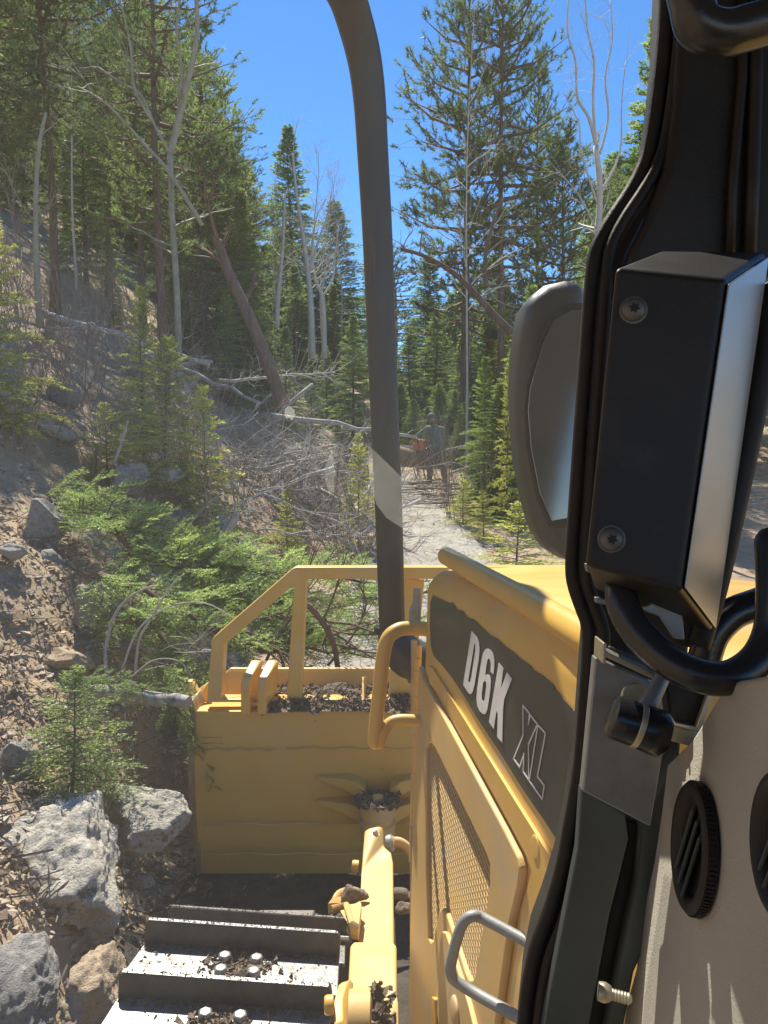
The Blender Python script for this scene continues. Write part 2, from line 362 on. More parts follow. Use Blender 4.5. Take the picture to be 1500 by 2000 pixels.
rock('boulder', 440, 1030, 8.4, .13, 47, 'rock1', 'white elongated rock standing on the slope right of the felled firs', (.1, .6, .1), (.6, .6, 1.3), sub=4, cat='rock')
rock('boulder', 112, 845, 9, .18, 49, 'rock1', 'flat pale rock on the left slope below the far grey rock', (.1, .2, .6), (1.3, .9, .5), sub=4, cat='rock')
rock('boulder', 25, 1075, 5.4, .09, 51, 'rock1', 'white stone at the left edge on top of the brown bank', (.1, .2, .6), (1.1, .9, .7), sub=4, cat='rock')
rock('boulder', 265, 1722, 3.6, .055, 53, 'rock1', 'small white stone in the dark hollow before the blade', (.1, .2, .6), (1.1, .9, .7), sub=4, cat='rock')
rng = random.Random(5)
rocks_proto = []
for i in range(7):
    o = rock_g(100 + i, 3, (1, rng.uniform(.7, 1), rng.uniform(.5, .8)), .12).build('rock', M[['rock1', 'rock2', 'rock3', 'gravel'][i % 4]], smooth='auto', fixn=False); rocks_proto.append(o)
used = [False] * 7
zones = [('angular rock lying loose on the rocky left hillside', 'rocks loose on the left hillside', lambda: (rng.uniform(-9, -1.9), rng.uniform(5.2, 16)), 110, (.05, .16)),
         ('loose stone on the cut dirt bank left of the machine', 'stones on the cut bank beside the machine', lambda: (rng.uniform(-3.2, -1.1), rng.uniform(1.9, 5.4)), 80, (.03, .085)),
         ('pale stone lying on the trail beyond the blade', 'stones on the trail ahead', lambda: (rng.uniform(-1.4, 2.2), rng.uniform(7.5, 19)), 80, (.03, .10))]
for lab, grp, pos, cnt, (s0, s1) in zones:
    for i in range(cnt):
        k = rng.randrange(7); x, y = pos(); s = s0 + (s1 - s0) * rng.random() ** 2.2
        if used[k]: o = rocks_proto[k].copy(); COL.objects.link(o)
        else: o = rocks_proto[k]; used[k] = True
        o.location = (x, y, terr(x, y) - s * .12); o.scale = (s,) * 3; o.rotation_euler = (rng.uniform(-.5, .5), rng.uniform(-.5, .5), rng.uniform(0, 6.3))
        tag(o, lab, 'rock', grp)
def sticks(n, pos, L, r, seed):
    R = random.Random(seed); g = G()
    for i in range(n):
        x, y = pos(R); l = R.uniform(*L); a = R.uniform(0, 3.14); e = R.gauss(0, .25)
        p = Vector((x, y, terr(x, y, True) + R.uniform(.0, .05))); d = Vector((math.cos(a), math.sin(a), e)) * l / 2
        k = Vector((R.gauss(0, .12), R.gauss(0, .12), R.gauss(0, .08))) * l
        g.tube([p - d, p + k, p + d], [r * R.uniform(.5, 1.3), r, r * .5], 3, cap=False)
    return g
# loose gravel: uncountable small stones
def bits(n, pos, size, seed, lift=0):
    R = np.random.default_rng(seed); g = G()
    base = np.array([(1, 0, 0), (-1, 0, 0), (0, 1, 0), (0, -1, 0), (0, 0, 1), (0, 0, -1)], dtype=np.float32)
    F = np.array([(0, 2, 4), (2, 1, 4), (1, 3, 4), (3, 0, 4), (2, 0, 5), (1, 2, 5), (3, 1, 5), (0, 3, 5)])
    VV = []; FF = []
    for i in range(n):
        x, y = pos(R); s = size[0] + (size[1] - size[0]) * R.random() ** 3
        v = base * (s * np.array([R.uniform(.6, 1.2), R.uniform(.6, 1.2), R.uniform(.4, .8)])) + R.normal(0, s * .22, (6, 3))
        a = R.uniform(0, 6.28); c, sn = math.cos(a), math.sin(a)
        v = v @ np.array([[c, -sn, 0], [sn, c, 0], [0, 0, 1]]).T
        VV.append(v + np.array([x, y, terr(x, y) + s * .2 + lift])); FF.append(F + 6 * i)
    g.add(np.concatenate(VV), np.concatenate(FF)); return g
o = bits(30000, lambda R: ((R.uniform(-1.0, -.0) * 9.5 * R.random() - 1.25, 1.6 + 14 * R.random() ** 1.4)), (.006, .042), 2).build('scree', M['gravel'], fixn=False)
tag(o, 'small tan stones strewn all over the left hillside', 'scree', kind='stuff')
o = bits(11000, lambda R: (R.uniform(-3.6, -1.35), 2.4 + 4.4 * R.random()), (.004, .03), 12).build('bank_rubble', M['rubble'], fixn=False)
tag(o, 'tan rubble and crumbs covering the cut bank left of the blade', 'rubble', kind='stuff')
o = sticks(420, lambda R: (R.uniform(-3.4, -1.2), 2.0 + 4.6 * R.random()), (.08, .55), .0035, 16).build('root_litter', M['pbark'], fixn=False)
tag(o, 'dark thin roots and rootlets poking out of the cut bank', 'roots', kind='stuff')
o = bits(6500, lambda R: (R.uniform(-1.6, 2.8), 4.6 + 17 * R.random()), (.012, .05), 3).build('trail_gravel', M['gravel'], fixn=False)
tag(o, 'small pale stones strewn along the trail ahead', 'gravel', kind='stuff')
o = bits(2200, lambda R: (R.uniform(-2.4, -.75), 1.3 + 3.2 * R.random()), (.006, .035), 4, .045).build('loose_soil', M['dirt'], fixn=False)
tag(o, 'dark crumbs of loose soil around the boulders beside the track', 'soil', kind='stuff')
tag(sticks(5200, lambda R: (-.9 - 9 * R.random(), 1.8 + 16 * R.random() ** 1.3), (.06, .5), .005, 6).build('forest_litter', M['litter'], fixn=False), 'dry twigs and needles littering the slopes', 'litter', kind='stuff')
tag(sticks(1600, lambda R: (R.uniform(-1, 4), 5 + 18 * R.random()), (.06, .45), .006, 7).build('twig_litter', M['dead'], fixn=False), 'pale broken twigs littering the trail and its right side', 'litter', kind='stuff')

# ------------------------------------------------------------ vegetation meshes
def blades(B, D, L, Wd, R):
    n = len(B); rv = R.normal(size=(n, 3)); s = np.cross(D, rv); s /= (np.linalg.norm(s, axis=1, keepdims=True) + 1e-9)
    if np.ndim(L) == 0: L = np.full(n, L)
    v = np.stack([B - s * Wd / 2, B + s * Wd / 2, B + D * L[:, None]], 1).reshape(-1, 3)
    return v, np.arange(3 * n).reshape(n, 3)
def nrm(a): return a / (np.linalg.norm(a, axis=-1, keepdims=True) + 1e-9)
def bent_trunk(H, r0, R, wob=.012, n=9, top=.06):
    pts = []; w = Vector((R.uniform(0, 9), R.uniform(0, 9), 0))
    for i in range(n):
        t = i / (n - 1); q = noise.noise_vector(w + Vector((0, 0, t * 1.7)))
        pts.append(Vector((q.x * wob * H * t * 4, q.y * wob * H * t * 4, H * t)))
    rad = [r0 * (1 - (1 - top) * (i / (n - 1)) ** .9) for i in range(n)]; rad[0] *= 1.25
    return pts, rad
def at_t(pts, t):
    k = t * (len(pts) - 1); i = min(int(k), len(pts) - 2); return pts[i].lerp(pts[i + 1], k - i)
def make_pine(seed, H=15, base=.38, spr=2.1, limbs=58, tufts=11, r0=.17, nl=.17, dense=32, leafm='pine', dead=16, name='pine_tree', barkm='pbark', nw=.027):
    R = random.Random(seed); NR = np.random.default_rng(seed); w = G(); c = G()
    pts, rad = bent_trunk(H, r0, R, .012); w.tube(pts, rad, 9)
    Bs = []; Ds = []
    for i in range(limbs):
        t = base + (1 - base) * (i + R.random()) / limbs; h = (t - base) / (1 - base)
        l = spr * (math.sin(math.pi * min(1, (h * .78 + .2))) ** .8) * R.uniform(.55, 1.25) + .25
        a = i * 2.4 + R.uniform(-.5, .5); el = lerp([(0, -.15), (.5, .15), (1, .9)], h) + R.gauss(0, .12)
        p0 = at_t(pts, min(t, .995)); d = Vector((math.cos(a) * math.cos(el), math.sin(a) * math.cos(el), math.sin(el)))
        p1 = p0 + d * l * .5 + Vector((0, 0, -.05 * l)); p2 = p0 + d * l + Vector((0, 0, .12 * l))
        w.tube([p0, p1, p2], [.035 * l ** .7 * r0 / .17 + .004, .02 * l ** .7, .006], 4, cap=False)
        nt = max(4, int(tufts * l / spr * 1.75 * R.choice((.35, .8, 1, 1.25))))
        for k in range(nt):
            u = R.uniform(.28, 1.03) ** .8; q = p0.lerp(p1, u * 2) if u < .5 else p1.lerp(p2, u * 2 - 1)
            o = Vector((R.gauss(0, 1), R.gauss(0, 1), R.gauss(0, .55))) * (.16 * l * (1.15 - u * .4)) + Vector((0, 0, .04))
            e = q + o
            w.tube([q, e], [.009, .004], 3, cap=False)
            ax = (o.normalized() * .5 + d * .6 + Vector((0, 0, .45))).normalized() if o.length > 0 else d
            n = int(dense * R.uniform(.6, 1.3)); v = nrm(NR.normal(size=(n, 3)) * .75 + np.array(ax)[None] * .9)
            tt = NR.uniform(-.6, .6, (n, 1)) * nl * 1.3
            Bs.append(np.array(e)[None] + np.array(ax)[None] * tt); Ds.append(v)
    for i in range(dead):
        t = R.uniform(.12, base + .1); p0 = at_t(pts, t); a = R.uniform(0, 6.28); l = R.uniform(.3, 1.3)
        p1 = p0 + Vector((math.cos(a), math.sin(a), R.uniform(-.4, .2))) * l; w.tube([p0, p0.lerp(p1, .5) + Vector((0, 0, .05)), p1], [.015, .01, .003], 3, cap=False)
    B = np.concatenate(Bs); D = np.concatenate(Ds)
    v, f = blades(B, D, nl * NR.uniform(.6, 1.2, len(B)), nw, NR); c.add(v, f)
    e = empty(name); w.build('trunk', M[barkm], e, smooth=True, fixn=False); c.build('crown', M[leafm], e, fixn=False)
    e['H'] = H; return e
def fir_spray(c, w, p0, d, l, R, NR, nl, nw, per=.07, drop=-.15, side=.42, dens=16):
    """one flat fir branch from p0 along d with alternate twigs, each clad in short needles"""
    up = Vector((0, 0, 1)); s = d.cross(up)
    if s.length < .01: s = Vector((1, 0, 0))
    s.normalize(); n = max(4, int(l / per)); Bs = []; Ds = []
    tip = p0 + d * l + Vector((0, 0, drop * l)); mid = p0 + d * l * .5 + Vector((0, 0, .04 * l))
    w.tube([p0, mid, tip], [.012 * l + .002, .007 * l + .0015, .0015], 3, cap=False)
    for k in range(n):
        u = (k + .6) / n; q = p0.lerp(mid, u * 2) if u < .5 else mid.lerp(tip, u * 2 - 1)
        sl = l * side * (1.02 - u) ** .75 * R.uniform(.65, 1.15) + nl * .8
        for sg in (-1, 1):
            td = (d * .75 + s * sg * R.uniform(.55, 1.0) + Vector((0, 0, R.gauss(-.08, .12)))).normalized()
            m = max(4, int(dens * sl / .12)); tt = NR.random((m, 1)) * sl
            Bs.append(np.array(q)[None] + np.array(td)[None] * tt)
            sd2 = np.array(td.cross(up).normalized())[None] * NR.choice([-1, 1], (m, 1)) * NR.uniform(.5, 1.2, (m, 1))
            Ds.append(nrm(sd2 + np.array(td)[None] * .9 + NR.normal(size=(m, 3)) * .35))
    B = np.concatenate(Bs); D = np.concatenate(Ds); v, f = blades(B, D, nl * NR.uniform(.6, 1.2, len(B)), nw, NR); c.add(v, f)
def make_fir(seed, H=6, spr=1.2, limbs=90, r0=.07, nl=.07, nw=.013, leafm='fir', name='fir_tree', base=.06, dens=8, per=.13, gap=0):
    R = random.Random(seed); NR = np.random.default_rng(seed); w = G(); c = G()
    pts, rad = bent_trunk(H, r0, R, .006); w.tube(pts, rad, 7)
    for i in range(limbs):
        if R.random() < gap: continue
        t = base + (1 - base) * ((i + R.random()) / limbs) ** .92; h = (t - base) / (1 - base)
        l = spr * (1 - h) ** .8 * R.uniform(.6, 1.15) + .06 * spr; a = i * 2.4 + R.uniform(-.4, .4)
        el = lerp([(0, -.2), (.5, .12), (1, 1.0)], h) + R.gauss(0, .1)
        d = Vector((math.cos(a) * math.cos(el), math.sin(a) * math.cos(el), math.sin(el)))
        fir_spray(c, w, at_t(pts, min(t, .99)), d, l, R, NR, nl, nw, per, -.1, .45, dens)
    e = empty(name); w.build('trunk', M['pbark'], e, smooth=True, fixn=False); c.build('crown', M[leafm], e, fixn=False); e['H'] = H
    return e
def branchy(w, p, d, l, r, depth, R, kids=3, spread_=.55, up=.15, sides=5, buds=None):
    pts = [p]; dd = d.copy(); n = 4
    for i in range(n):
        dd = (dd + Vector((R.gauss(0, .13), R.gauss(0, .13), R.gauss(0, .1) + up * .25))).normalized(); pts.append(pts[-1] + dd * l / n)
    w.tube(pts, [r * (1 - .6 * i / n) for i in range(n + 1)], max(3, sides), cap=False)
    if depth == 0:
        if buds is not None:
            for q in pts[1:]:
                buds.append((q + Vector((R.gauss(0, .03), R.gauss(0, .03), R.gauss(0, .03))), dd))
        return
    for k in range(kids):
        t = R.uniform(.3, 1); q = at_t(pts, t); a = Vector((R.gauss(0, 1), R.gauss(0, 1), R.gauss(0, .6))); a = (a - dd * a.dot(dd)).normalized()
        nd = (dd + a * spread_ * R.uniform(.7, 1.6) + Vector((0, 0, up))).normalized()
        branchy(w, q, nd, l * R.uniform(.5, .75), r * (1 - .6 * t) * .62, depth - 1, R, kids, spread_, up, sides - 1, buds)
def make_aspen(seed, H=11, r0=.09, name='aspen_tree', barkm='abark', base=.45, n=24, fuzz=True):
    R = random.Random(seed); NR = np.random.default_rng(seed); w = G(); c = G(); buds = []
    pts, rad = bent_trunk(H, r0, R, .022, 10, .08); w.tube(pts, rad, 9)
    for i in range(n):
        t = base + (1 - base) * (i + R.random()) / n; a = i * 2.4; el = R.uniform(.35, .95); l = (1.15 - t) * H * .33 * R.uniform(.6, 1.1)
        branchy(w, at_t(pts, min(t, .98)), Vector((math.cos(a) * math.cos(el), math.sin(a) * math.cos(el), math.sin(el))), l, r0 * .28 * (1.1 - t) + .004, 2, R, 4, .6, .12, 4, buds)
    e = empty(name); w.build('trunk', M[barkm], e, smooth=True, fixn=False)
    if fuzz:
        B = np.array([tuple(b[0]) for b in buds]); B = np.repeat(B, 2, 0) + NR.normal(0, .06, (len(B) * 2, 3)); D = nrm(NR.normal(size=B.shape))
        v, f = blades(B, D, .035, .012, NR); c.add(v, f); c.build('crown', M['bud'], e, fixn=False)
    e['H'] = H; return e
def make_shrub(seed, H=1.6, stems=7, name='bare_shrub', m='twig', r=.011, depth=2):
    R = random.Random(seed); w = G()
    for i in range(stems):
        a = R.uniform(0, 6.28); d = Vector((math.cos(a) * .4, math.sin(a) * .4, 1)).normalized()
        branchy(w, Vector((R.gauss(0, .06), R.gauss(0, .06), -.05)), d, H * R.uniform(.6, 1.05), r, depth, R, 4, .5, .12, 3)
    o = w.build(name, M[m], fixn=False); o['H'] = H; return o
def make_deadlog(seed, L=4, r=.06, name='dead_log', nb=22, bl=.9, m='dead'):
    R = random.Random(seed); w = G(); pts = [Vector((L * (i / 8 - .5), R.gauss(0, .05), R.gauss(0, .04))) for i in range(9)]
    w.tube(pts, [r * (1 - .07 * i) for i in range(9)], 8)
    for i in range(nb):
        t = R.uniform(.15, 1); a = R.uniform(0, 6.28); d = Vector((.35, math.cos(a), math.sin(a) * .8 + .15)).normalized()
        branchy(w, at_t(pts, t), d, bl * R.uniform(.3, 1.1), r * .22, 1, R, 3, .6, .0, 3)
    return w.build(name, M[m], smooth=True, fixn=False)
def make_felled(seed, L=3.2, name='felled_fir', nb=66, spr=.75, dens=19, leafm='felled'):
    R = random.Random(seed); NR = np.random.default_rng(seed); w = G(); c = G()
    pts = [Vector((L * i / 8, R.gauss(0, .04), .12 + R.gauss(0, .03))) for i in range(9)]; w.tube(pts, [.045 * (1 - .1 * i) for i in range(9)], 7)
    for i in range(nb):
        t = (i + R.random()) / nb; a = R.uniform(-.5, 3.64); l = spr * (1.1 - t * .75) * R.uniform(.55, 1.1)
        d = Vector((.55, math.cos(a), math.sin(a) * .9)).normalized(); fir_spray(c, w, at_t(pts, min(t, .98)), d, l, R, NR, .036, .010, .05, -.22, .42, dens)
    e = empty(name); w.build('trunk', M['pbark'], e, smooth=True, fixn=False); c.build('foliage', M[leafm], e, fixn=False)
    return e

class Pool:                                                  # first placement moves the prototype, the rest are copies
    def __init__(s, protos): s.p = protos; s.u = [False] * len(protos)
    def put(s, k, loc, rot, sc, label, cat, group=None):
        if s.u[k]: o = dup(s.p[k], loc, rot, sc, label, group, cat)
        else:
            o = s.p[k]; s.u[k] = True; o.location = loc; o.rotation_euler = rot; o.scale = sc
        for key in ('group',):
            if group is None and key in o: del o[key]
        return tag(o, label, cat, group)
def base_pt(px, Y, sink=.1):
    x = pxy(px, Y); return Vector((x, Y, terr(x, Y) - sink))
def plant(pool, k, px, Y, top, label, cat, group=None, wide=1.0, tilt=(0, 0), rz=None, minh=1.0):
    b = base_pt(px, Y); h = max(minh, zpix(top, Y) - b.z); H = pool.p[k]['H']; s = h / H
    return pool.put(k, b, (tilt[0], tilt[1], rng.uniform(0, 6.28) if rz is None else rz), (s * wide, s * wide, s), label, cat, group)

pines = Pool([make_pine(11, 16, .34, 2.5, 70, 13), make_pine(12, 15, .45, 2.1, 70, 12), make_pine(13, 14, .25, 1.9, 80, 11), make_pine(14, 9, .12, 1.6, 76, 11, r0=.11, nl=.15, dense=28)])
firs = Pool([make_fir(21, 6, 1.35, 130, nl=.085, nw=.024, dens=14), make_fir(22, 7, 1.3, 140, nl=.085, nw=.025, dens=14), make_fir(23, 9, 1.6, 150, .09, .10, .03, dens=13, per=.15)])
brightfirs = Pool([make_fir(26, 2.2, .75, 74, .03, .045, .014, 'firy', 'young_fir', .05, 20, .07, .1), make_fir(27, 1.2, .5, 54, .018, .034, .010, 'firy', 'young_fir', .08, 22, .05, .12), make_fir(28, 1.0, .55, 84, .015, .026, .0085, 'felled', 'young_fir', .08, 15, .045, .1)])
aspens = Pool([make_aspen(31), make_aspen(32, 10, .075, base=.5), make_aspen(33, 12, .08, base=.35, n=28)])
shrubs = Pool([make_shrub(41, r=.008), make_shrub(42, 1.5, 5, r=.008), make_shrub(43, 1.2, 8, r=.007), make_shrub(44, 2.0, 6, r=.009)])
logs = Pool([make_deadlog(51), make_deadlog(52, 3, .045, nb=30), make_deadlog(53, 2.2, .03, nb=26, bl=.7), make_deadlog(54, 4.5, .09, nb=8, bl=.5)])
felled = Pool([make_felled(61), make_felled(62, 2.6, nb=42), make_felled(63, 2.0, nb=36, spr=.6)])

# individually recognisable trees
plant(pines, 0, 322, 13.5, -260, 'largest dark pine with reddish trunk in the middle of the left slope', 'pine', wide=1.0, rz=1.0)
plant(pines, 1, 118, 14.5, -260, 'tall straight pine second from the left edge, sparse lower branches', 'pine', wide=1.05, rz=2.2)
plant(pines, 2, 5, 13.5, -150, 'dark pine at the very left edge of the view', 'pine', wide=1.1)
plant(pines, 1, 285, 19, -80, 'pine with thin bare trunk just left of the largest pine', 'pine', wide=1.0)
plant(pines, 0, 222, 21, -60, 'tall pine between the largest pine and the left straight pine', 'pine', wide=1.0)
plant(pines, 3, 405, 19, 230, 'bushy pine with lit green crown right of the largest pine', 'pine', wide=1.25)
plant(pines, 2, 400, 22, 60, 'tall narrow pine behind the largest pine, against the sky', 'pine', wide=.95)
plant(pines, 3, 478, 24, 345, 'green pine at the edge of the sky gap left of the spruce', 'pine', wide=1.2)
plant(pines, 0, 975, 24, -130, 'tallest pine right of the black guard post', 'pine', wide=.86, rz=.4)
plant(pines, 2, 905, 26, -60, 'pale-limbed pine standing left against the tallest right pine', 'pine', wide=1.0, rz=2)
plant(pines, 3, 1095, 25, 285, 'small open pine between the tallest right pine and the bare aspen', 'pine', wide=1.1)
plant(pines, 2, 1040, 27, 120, 'thin crooked pine right behind the tallest right pine', 'pine', wide=.7)
plant(firs, 2, 1255, 17, 40, 'tall yellowish fir beside the cab pillar at the right', 'fir', wide=1.05)
plant(firs, 2, 575, 34, 250, 'spruce rising alone into the sky gap behind bare aspens', 'spruce', wide=1.45)
plant(firs, 1, 655, 33, 395, 'spruce just left of the black guard post', 'spruce', wide=1.8)
plant(firs, 0, 690, 21, 620, 'dark green fir directly left of the black guard post', 'fir', wide=1.2)
plant(firs, 0, 560, 20.5, 640, 'bushy green fir in front of the white aspen trunks', 'fir', wide=1.4)
plant(firs, 1, 500, 20, 470, 'green fir behind the leaning brown trunk', 'fir', wide=1.2)
plant(aspens, 0, 604, 27, 280, 'white-barked aspen with black scars, left one of the close pair', 'aspen', wide=.9, rz=.5)
plant(aspens, 1, 634, 27, 330, 'white-barked aspen, right one of the close pair', 'aspen', wide=.9, rz=3)
plant(aspens, 2, 543, 28, 330, 'pale aspen left of the close white pair', 'aspen', wide=.8)
plant(aspens, 1, 668, 30, 400, 'thin grey aspen beside the black guard post', 'aspen', wide=.8)

plant(aspens, 2, 910, 19, -20, 'bare grey tree tangled in the right-hand pines', 'aspen', wide=.5, rz=.7)
# pale forked tree over the left slope, built limb by limb
def limb_tree(name, mname, limbs, Y, label, cat, extra=0, seed=1, sides=7):
    R = random.Random(seed); b = limbs[0][0][0]; root = P(b[0], b[1], Y); e = empty(name, root); w = G()
    for pts, r0, r1 in limbs:
        q = [P(p[0], p[1], Y + (p[2] if len(p) > 2 else 0)) for p in pts]
        # smooth
        s = []
        for i in range(len(q) - 1):
            a = q[max(i - 1, 0)]; b_, c_ = q[i], q[i + 1]; d_ = q[min(i + 2, len(q) - 1)]
            for k in range(4):
                t = k / 4; s.append(.5 * ((2 * b_) + (c_ - a) * t + (2 * a - 5 * b_ + 4 * c_ - d_) * t * t + (-a + 3 * b_ - 3 * c_ + d_) * t ** 3))
        s.append(q[-1]); n = len(s); w.tube(s, [r0 + (r1 - r0) * i / (n - 1) for i in range(n)], sides)
        for k in range(extra):
            t = R.uniform(.3, 1); p = at_t(s, t); d = (s[-1] - s[0]).normalized()
            d = (d + Vector((R.gauss(0, .7), R.gauss(0, .7), R.gauss(.1, .6)))).normalized(); branchy(w, p, d, R.uniform(.3, 1.0), max(.004, r1 * .6), 1, R, 3, .5, .1, 3)
    w.build('trunk', M[mname], e, world=True, smooth=True, fixn=False)
    return tag(e, label, cat)
limb_tree('bare_aspen', 'greenbark', [
    ([(352, 760), (345, 560), (336, 420), (332, 300)], .05, .045), ([(332, 300), (345, 250), (365, 170), (385, 60), (380, -40)], .062, .028),
    ([(332, 300, 0), (318, 275, -.1), (300, 240), (275, 185), (235, 160), (190, 130)], .03, .01), ([(300, 240), (262, 170), (255, 90), (235, 0)], .03, .012),
    ([(345, 250), (355, 140), (345, 60), (355, -30)], .03, .012)], 11.5, 'pale smooth-barked tree forking in a V before the largest pine', 'bare tree', 6, 3)
limb_tree('leaning_dead_tree', 'greenbark', [([(395, 440), (330, 335), (285, 285), (210, 205), (150, 168)], .034, .012)], 11.2, 'long thin pale stem leaning left across the largest pine', 'dead tree', 8, 5)
limb_tree('leaning_pine_trunk', 'pbark', [([(552, 790), (520, 700), (480, 605), (445, 530), (425, 470)], .105, .075)], 11.4, 'brown trunk leaning left above the deadwood tangle', 'leaning trunk', 4, 7)
limb_tree('bent_dead_pine', 'pbark', [([(1000, 650), (960, 610), (900, 545), (840, 505), (782, 485)], .09, .03)], 16, 'dark dead pine bowed over the trail right of the guard post', 'dead tree', 14, 9)
limb_tree('crooked_snag', 'pbark', [([(950, 560), (948, 500), (965, 430), (985, 385)], .06, .025), ([(948, 500), (975, 475), (1000, 460)], .03, .012)], 17.5, 'crooked brown snag before the tallest right pine', 'snag', 5, 10)
limb_tree('aspen_tree', 'abark', [([(610, 700), (607, 600), (602, 540), (590, 450), (578, 370), (572, 300)], .105, .03), ([(602, 540), (622, 470), (640, 420), (648, 370)], .05, .012)], 21, 'white-barked aspen, left one of the close bright pair in front', 'aspen', 7, 41)
limb_tree('aspen_tree', 'abark', [([(634, 700), (632, 600), (628, 575), (616, 545), (610, 500), (614, 440)], .08, .03), ([(630, 580), (650, 545), (655, 500), (662, 440)], .04, .012)], 21.5, 'crooked white-barked aspen, right one of the close bright pair in front', 'aspen', 7, 42)
limb_tree('aspen_tree', 'abark', [([(540, 640), (543, 580), (549, 520), (553, 470), (556, 380)], .09, .03)], 22, 'pale leaning aspen left of the bright white pair in front', 'aspen', 6, 43)
limb_tree('aspen_tree', 'greenbark', [([(78, 640), (72, 520), (70, 400), (76, 290), (90, 220)], .05, .02)], 10.5, 'thin grey-green sapling trunk before the left straight pine', 'aspen', 5, 44)
limb_tree('aspen_tree', 'abark', [([(1172, 900), (1168, 620), (1165, 500), (1172, 380), (1164, 285)], .085, .06), ([(1164, 285), (1150, 230), (1128, 190), (1124, 120), (1108, 60), (1112, -20)], .04, .012), ([(1164, 285), (1158, 200), (1160, 120), (1146, 50), (1142, -40)], .04, .012),
    ([(1172, 300), (1188, 230), (1182, 150), (1196, 80), (1192, 0)], .03, .01), ([(1172, 380), (1210, 300), (1214, 200), (1222, 120)], .028, .008), ([(1168, 400), (1136, 300), (1130, 240), (1100, 180)], .025, .008), ([(1170, 460), (1130, 380), (1085, 330)], .02, .007)], 16, 'bare forked aspen against the sky right of the pines', 'aspen', 9, 45)
# background forest
def treeline(px): return lerp([(0, -150), (380, 0), (440, 200), (480, 330), (530, 390), (580, 380), (640, 440), (690, 500), (800, 560), (1000, 560), (1100, 540), (1200, 430), (1300, 300), (1600, 250)], px)
Rb = random.Random(77); cnt = 0
for i in range(165):
    px = Rb.uniform(-160, 1330); Y = Rb.uniform(17 if px < 480 else 25, 62)
    if 750 < px < 900 and Y < 42: continue
    top = treeline(px) + Rb.uniform(0, 230) ** 1.0
    kind = Rb.random()
    left = px < 740
    where = 'on the hillside left of the black guard post' if left else 'in the woods right of the black guard post'
    if kind < .42: plant(pines, Rb.randrange(4), px, Y, top, 'one of the many green pines ' + where, 'pine', 'background pines ' + ('left' if left else 'right'), wide=Rb.uniform(.9, 1.3), minh=3)
    elif kind < .80: plant(firs, Rb.randrange(3), px, Y, top + 60, 'one of the many dense firs ' + where, 'fir', 'background firs ' + ('left' if left else 'right'), wide=Rb.uniform(1.0, 1.4), minh=2.5)
    else: plant(aspens, Rb.randrange(3), px, Y, top + 20, 'one of the bare grey aspens ' + where, 'aspen', 'background aspens ' + ('left' if left else 'right'), wide=Rb.uniform(.7, 1.0), minh=4)
for i in range(20):
    px = Rb.uniform(735, 1000); Y = Rb.uniform(43, 62)
    plant(firs if i % 3 else pines, Rb.randrange(3), px, Y, Rb.uniform(480, 640), 'one of the many dense firs in the woods right of the black guard post' if i % 3 else 'one of the many green pines in the woods right of the black guard post', 'fir' if i % 3 else 'pine', 'background firs right' if i % 3 else 'background pines right', wide=Rb.uniform(1.3, 1.8), minh=3)
for i in range(14):
    px = Rb.uniform(-60, 500); Y = Rb.uniform(26, 46)
    plant(pines, Rb.randrange(4), px, Y, treeline(px) + Rb.uniform(40, 330), 'one of the many green pines on the hillside left of the black guard post', 'pine', 'background pines left', wide=Rb.uniform(.9, 1.3), minh=3)
for i in range(34):
    px = Rb.choice((Rb.uniform(1130, 1430), Rb.uniform(1540, 1900))); Y = Rb.uniform(24, 60)
    plant(firs if i % 2 else pines, Rb.randrange(3), px, Y, Rb.uniform(250, 560), 'one of the many dense firs in the woods right of the black guard post' if i % 2 else 'one of the many green pines in the woods right of the black guard post', 'fir' if i % 2 else 'pine', 'background firs right' if i % 2 else 'background pines right', wide=Rb.uniform(1.2, 1.7), minh=3)
# mid-height greens
for (px, Y, top, w_, lab) in [(450, 17, 560, 1.3, 'round green fir above the deadwood tangle'), (610, 18, 705, 1.3, 'low green fir below the white aspen pair'),
        (230, 17, 480, 1.1, 'fir half hidden between two trunks on the left slope'), (350, 18, 520, 1.2, 'low fir right behind the reddish trunk'),
        (800, 31, 640, 1.4, 'fir close behind the guard post, right side'), (850, 32, 600, 1.6, 'broad green fir above the working person'), (905, 27, 650, 1.3, 'grey-green fir right above the working person'),
        (945, 16, 700, 1.0, 'dark fir below the tallest right pine'), (1030, 17, 560, 1.2, 'fir behind the mirror housing'), (1085, 14, 760, 1.1, 'fir seen through the opening of the mirror housing')]:
    plant(firs, Rb.randrange(3), px, Y, top, lab, 'fir', wide=w_)
YF = [(0, 0, 8.4, 425, 1.0, 'bright yellow-green young fir at the left edge'), (0, 282, 10.0, 565, .8, 'narrow bright young fir before the reddish trunk'), (1, 325, 9.2, 665, 1.1, 'small bright fir lower right of the narrow young fir'),
      (0, 700, 12.5, 850, .8, 'young fir left against the guard post, beside the trail'), (0, 990, 14, 715, .38, 'thin bright young fir beside the mirror housing'), (1, 1010, 9.0, 985, 1.3, 'small young fir right of the trail, lowest by the hood'),
      (1, 905, 14, 940, 1.3, 'low spreading fir right of the trail by the person'), (1, 945, 13, 960, 1.2, 'low fir between trail and the dark trunk'), (0, 960, 18, 820, 1.0, 'leafy young fir behind the two grey branches'), (1, 560, 10.5, 950, .8, 'tiny green fir on the slope right of the felled firs'),
      (1, 210, 8.8, 790, 1.1, 'low bright fir on the rocky slope above the felled firs'), (1, 400, 9.2, 760, .8, 'tiny fir among bare shrubs below the dead logs'), (0, 735, 14, 1010, .8, 'small shrubby fir hidden behind the guard post')]
for k, px, Y, top, w_, lab in YF: plant(brightfirs, k, px, Y, top, lab, 'young fir', wide=w_, minh=.35)
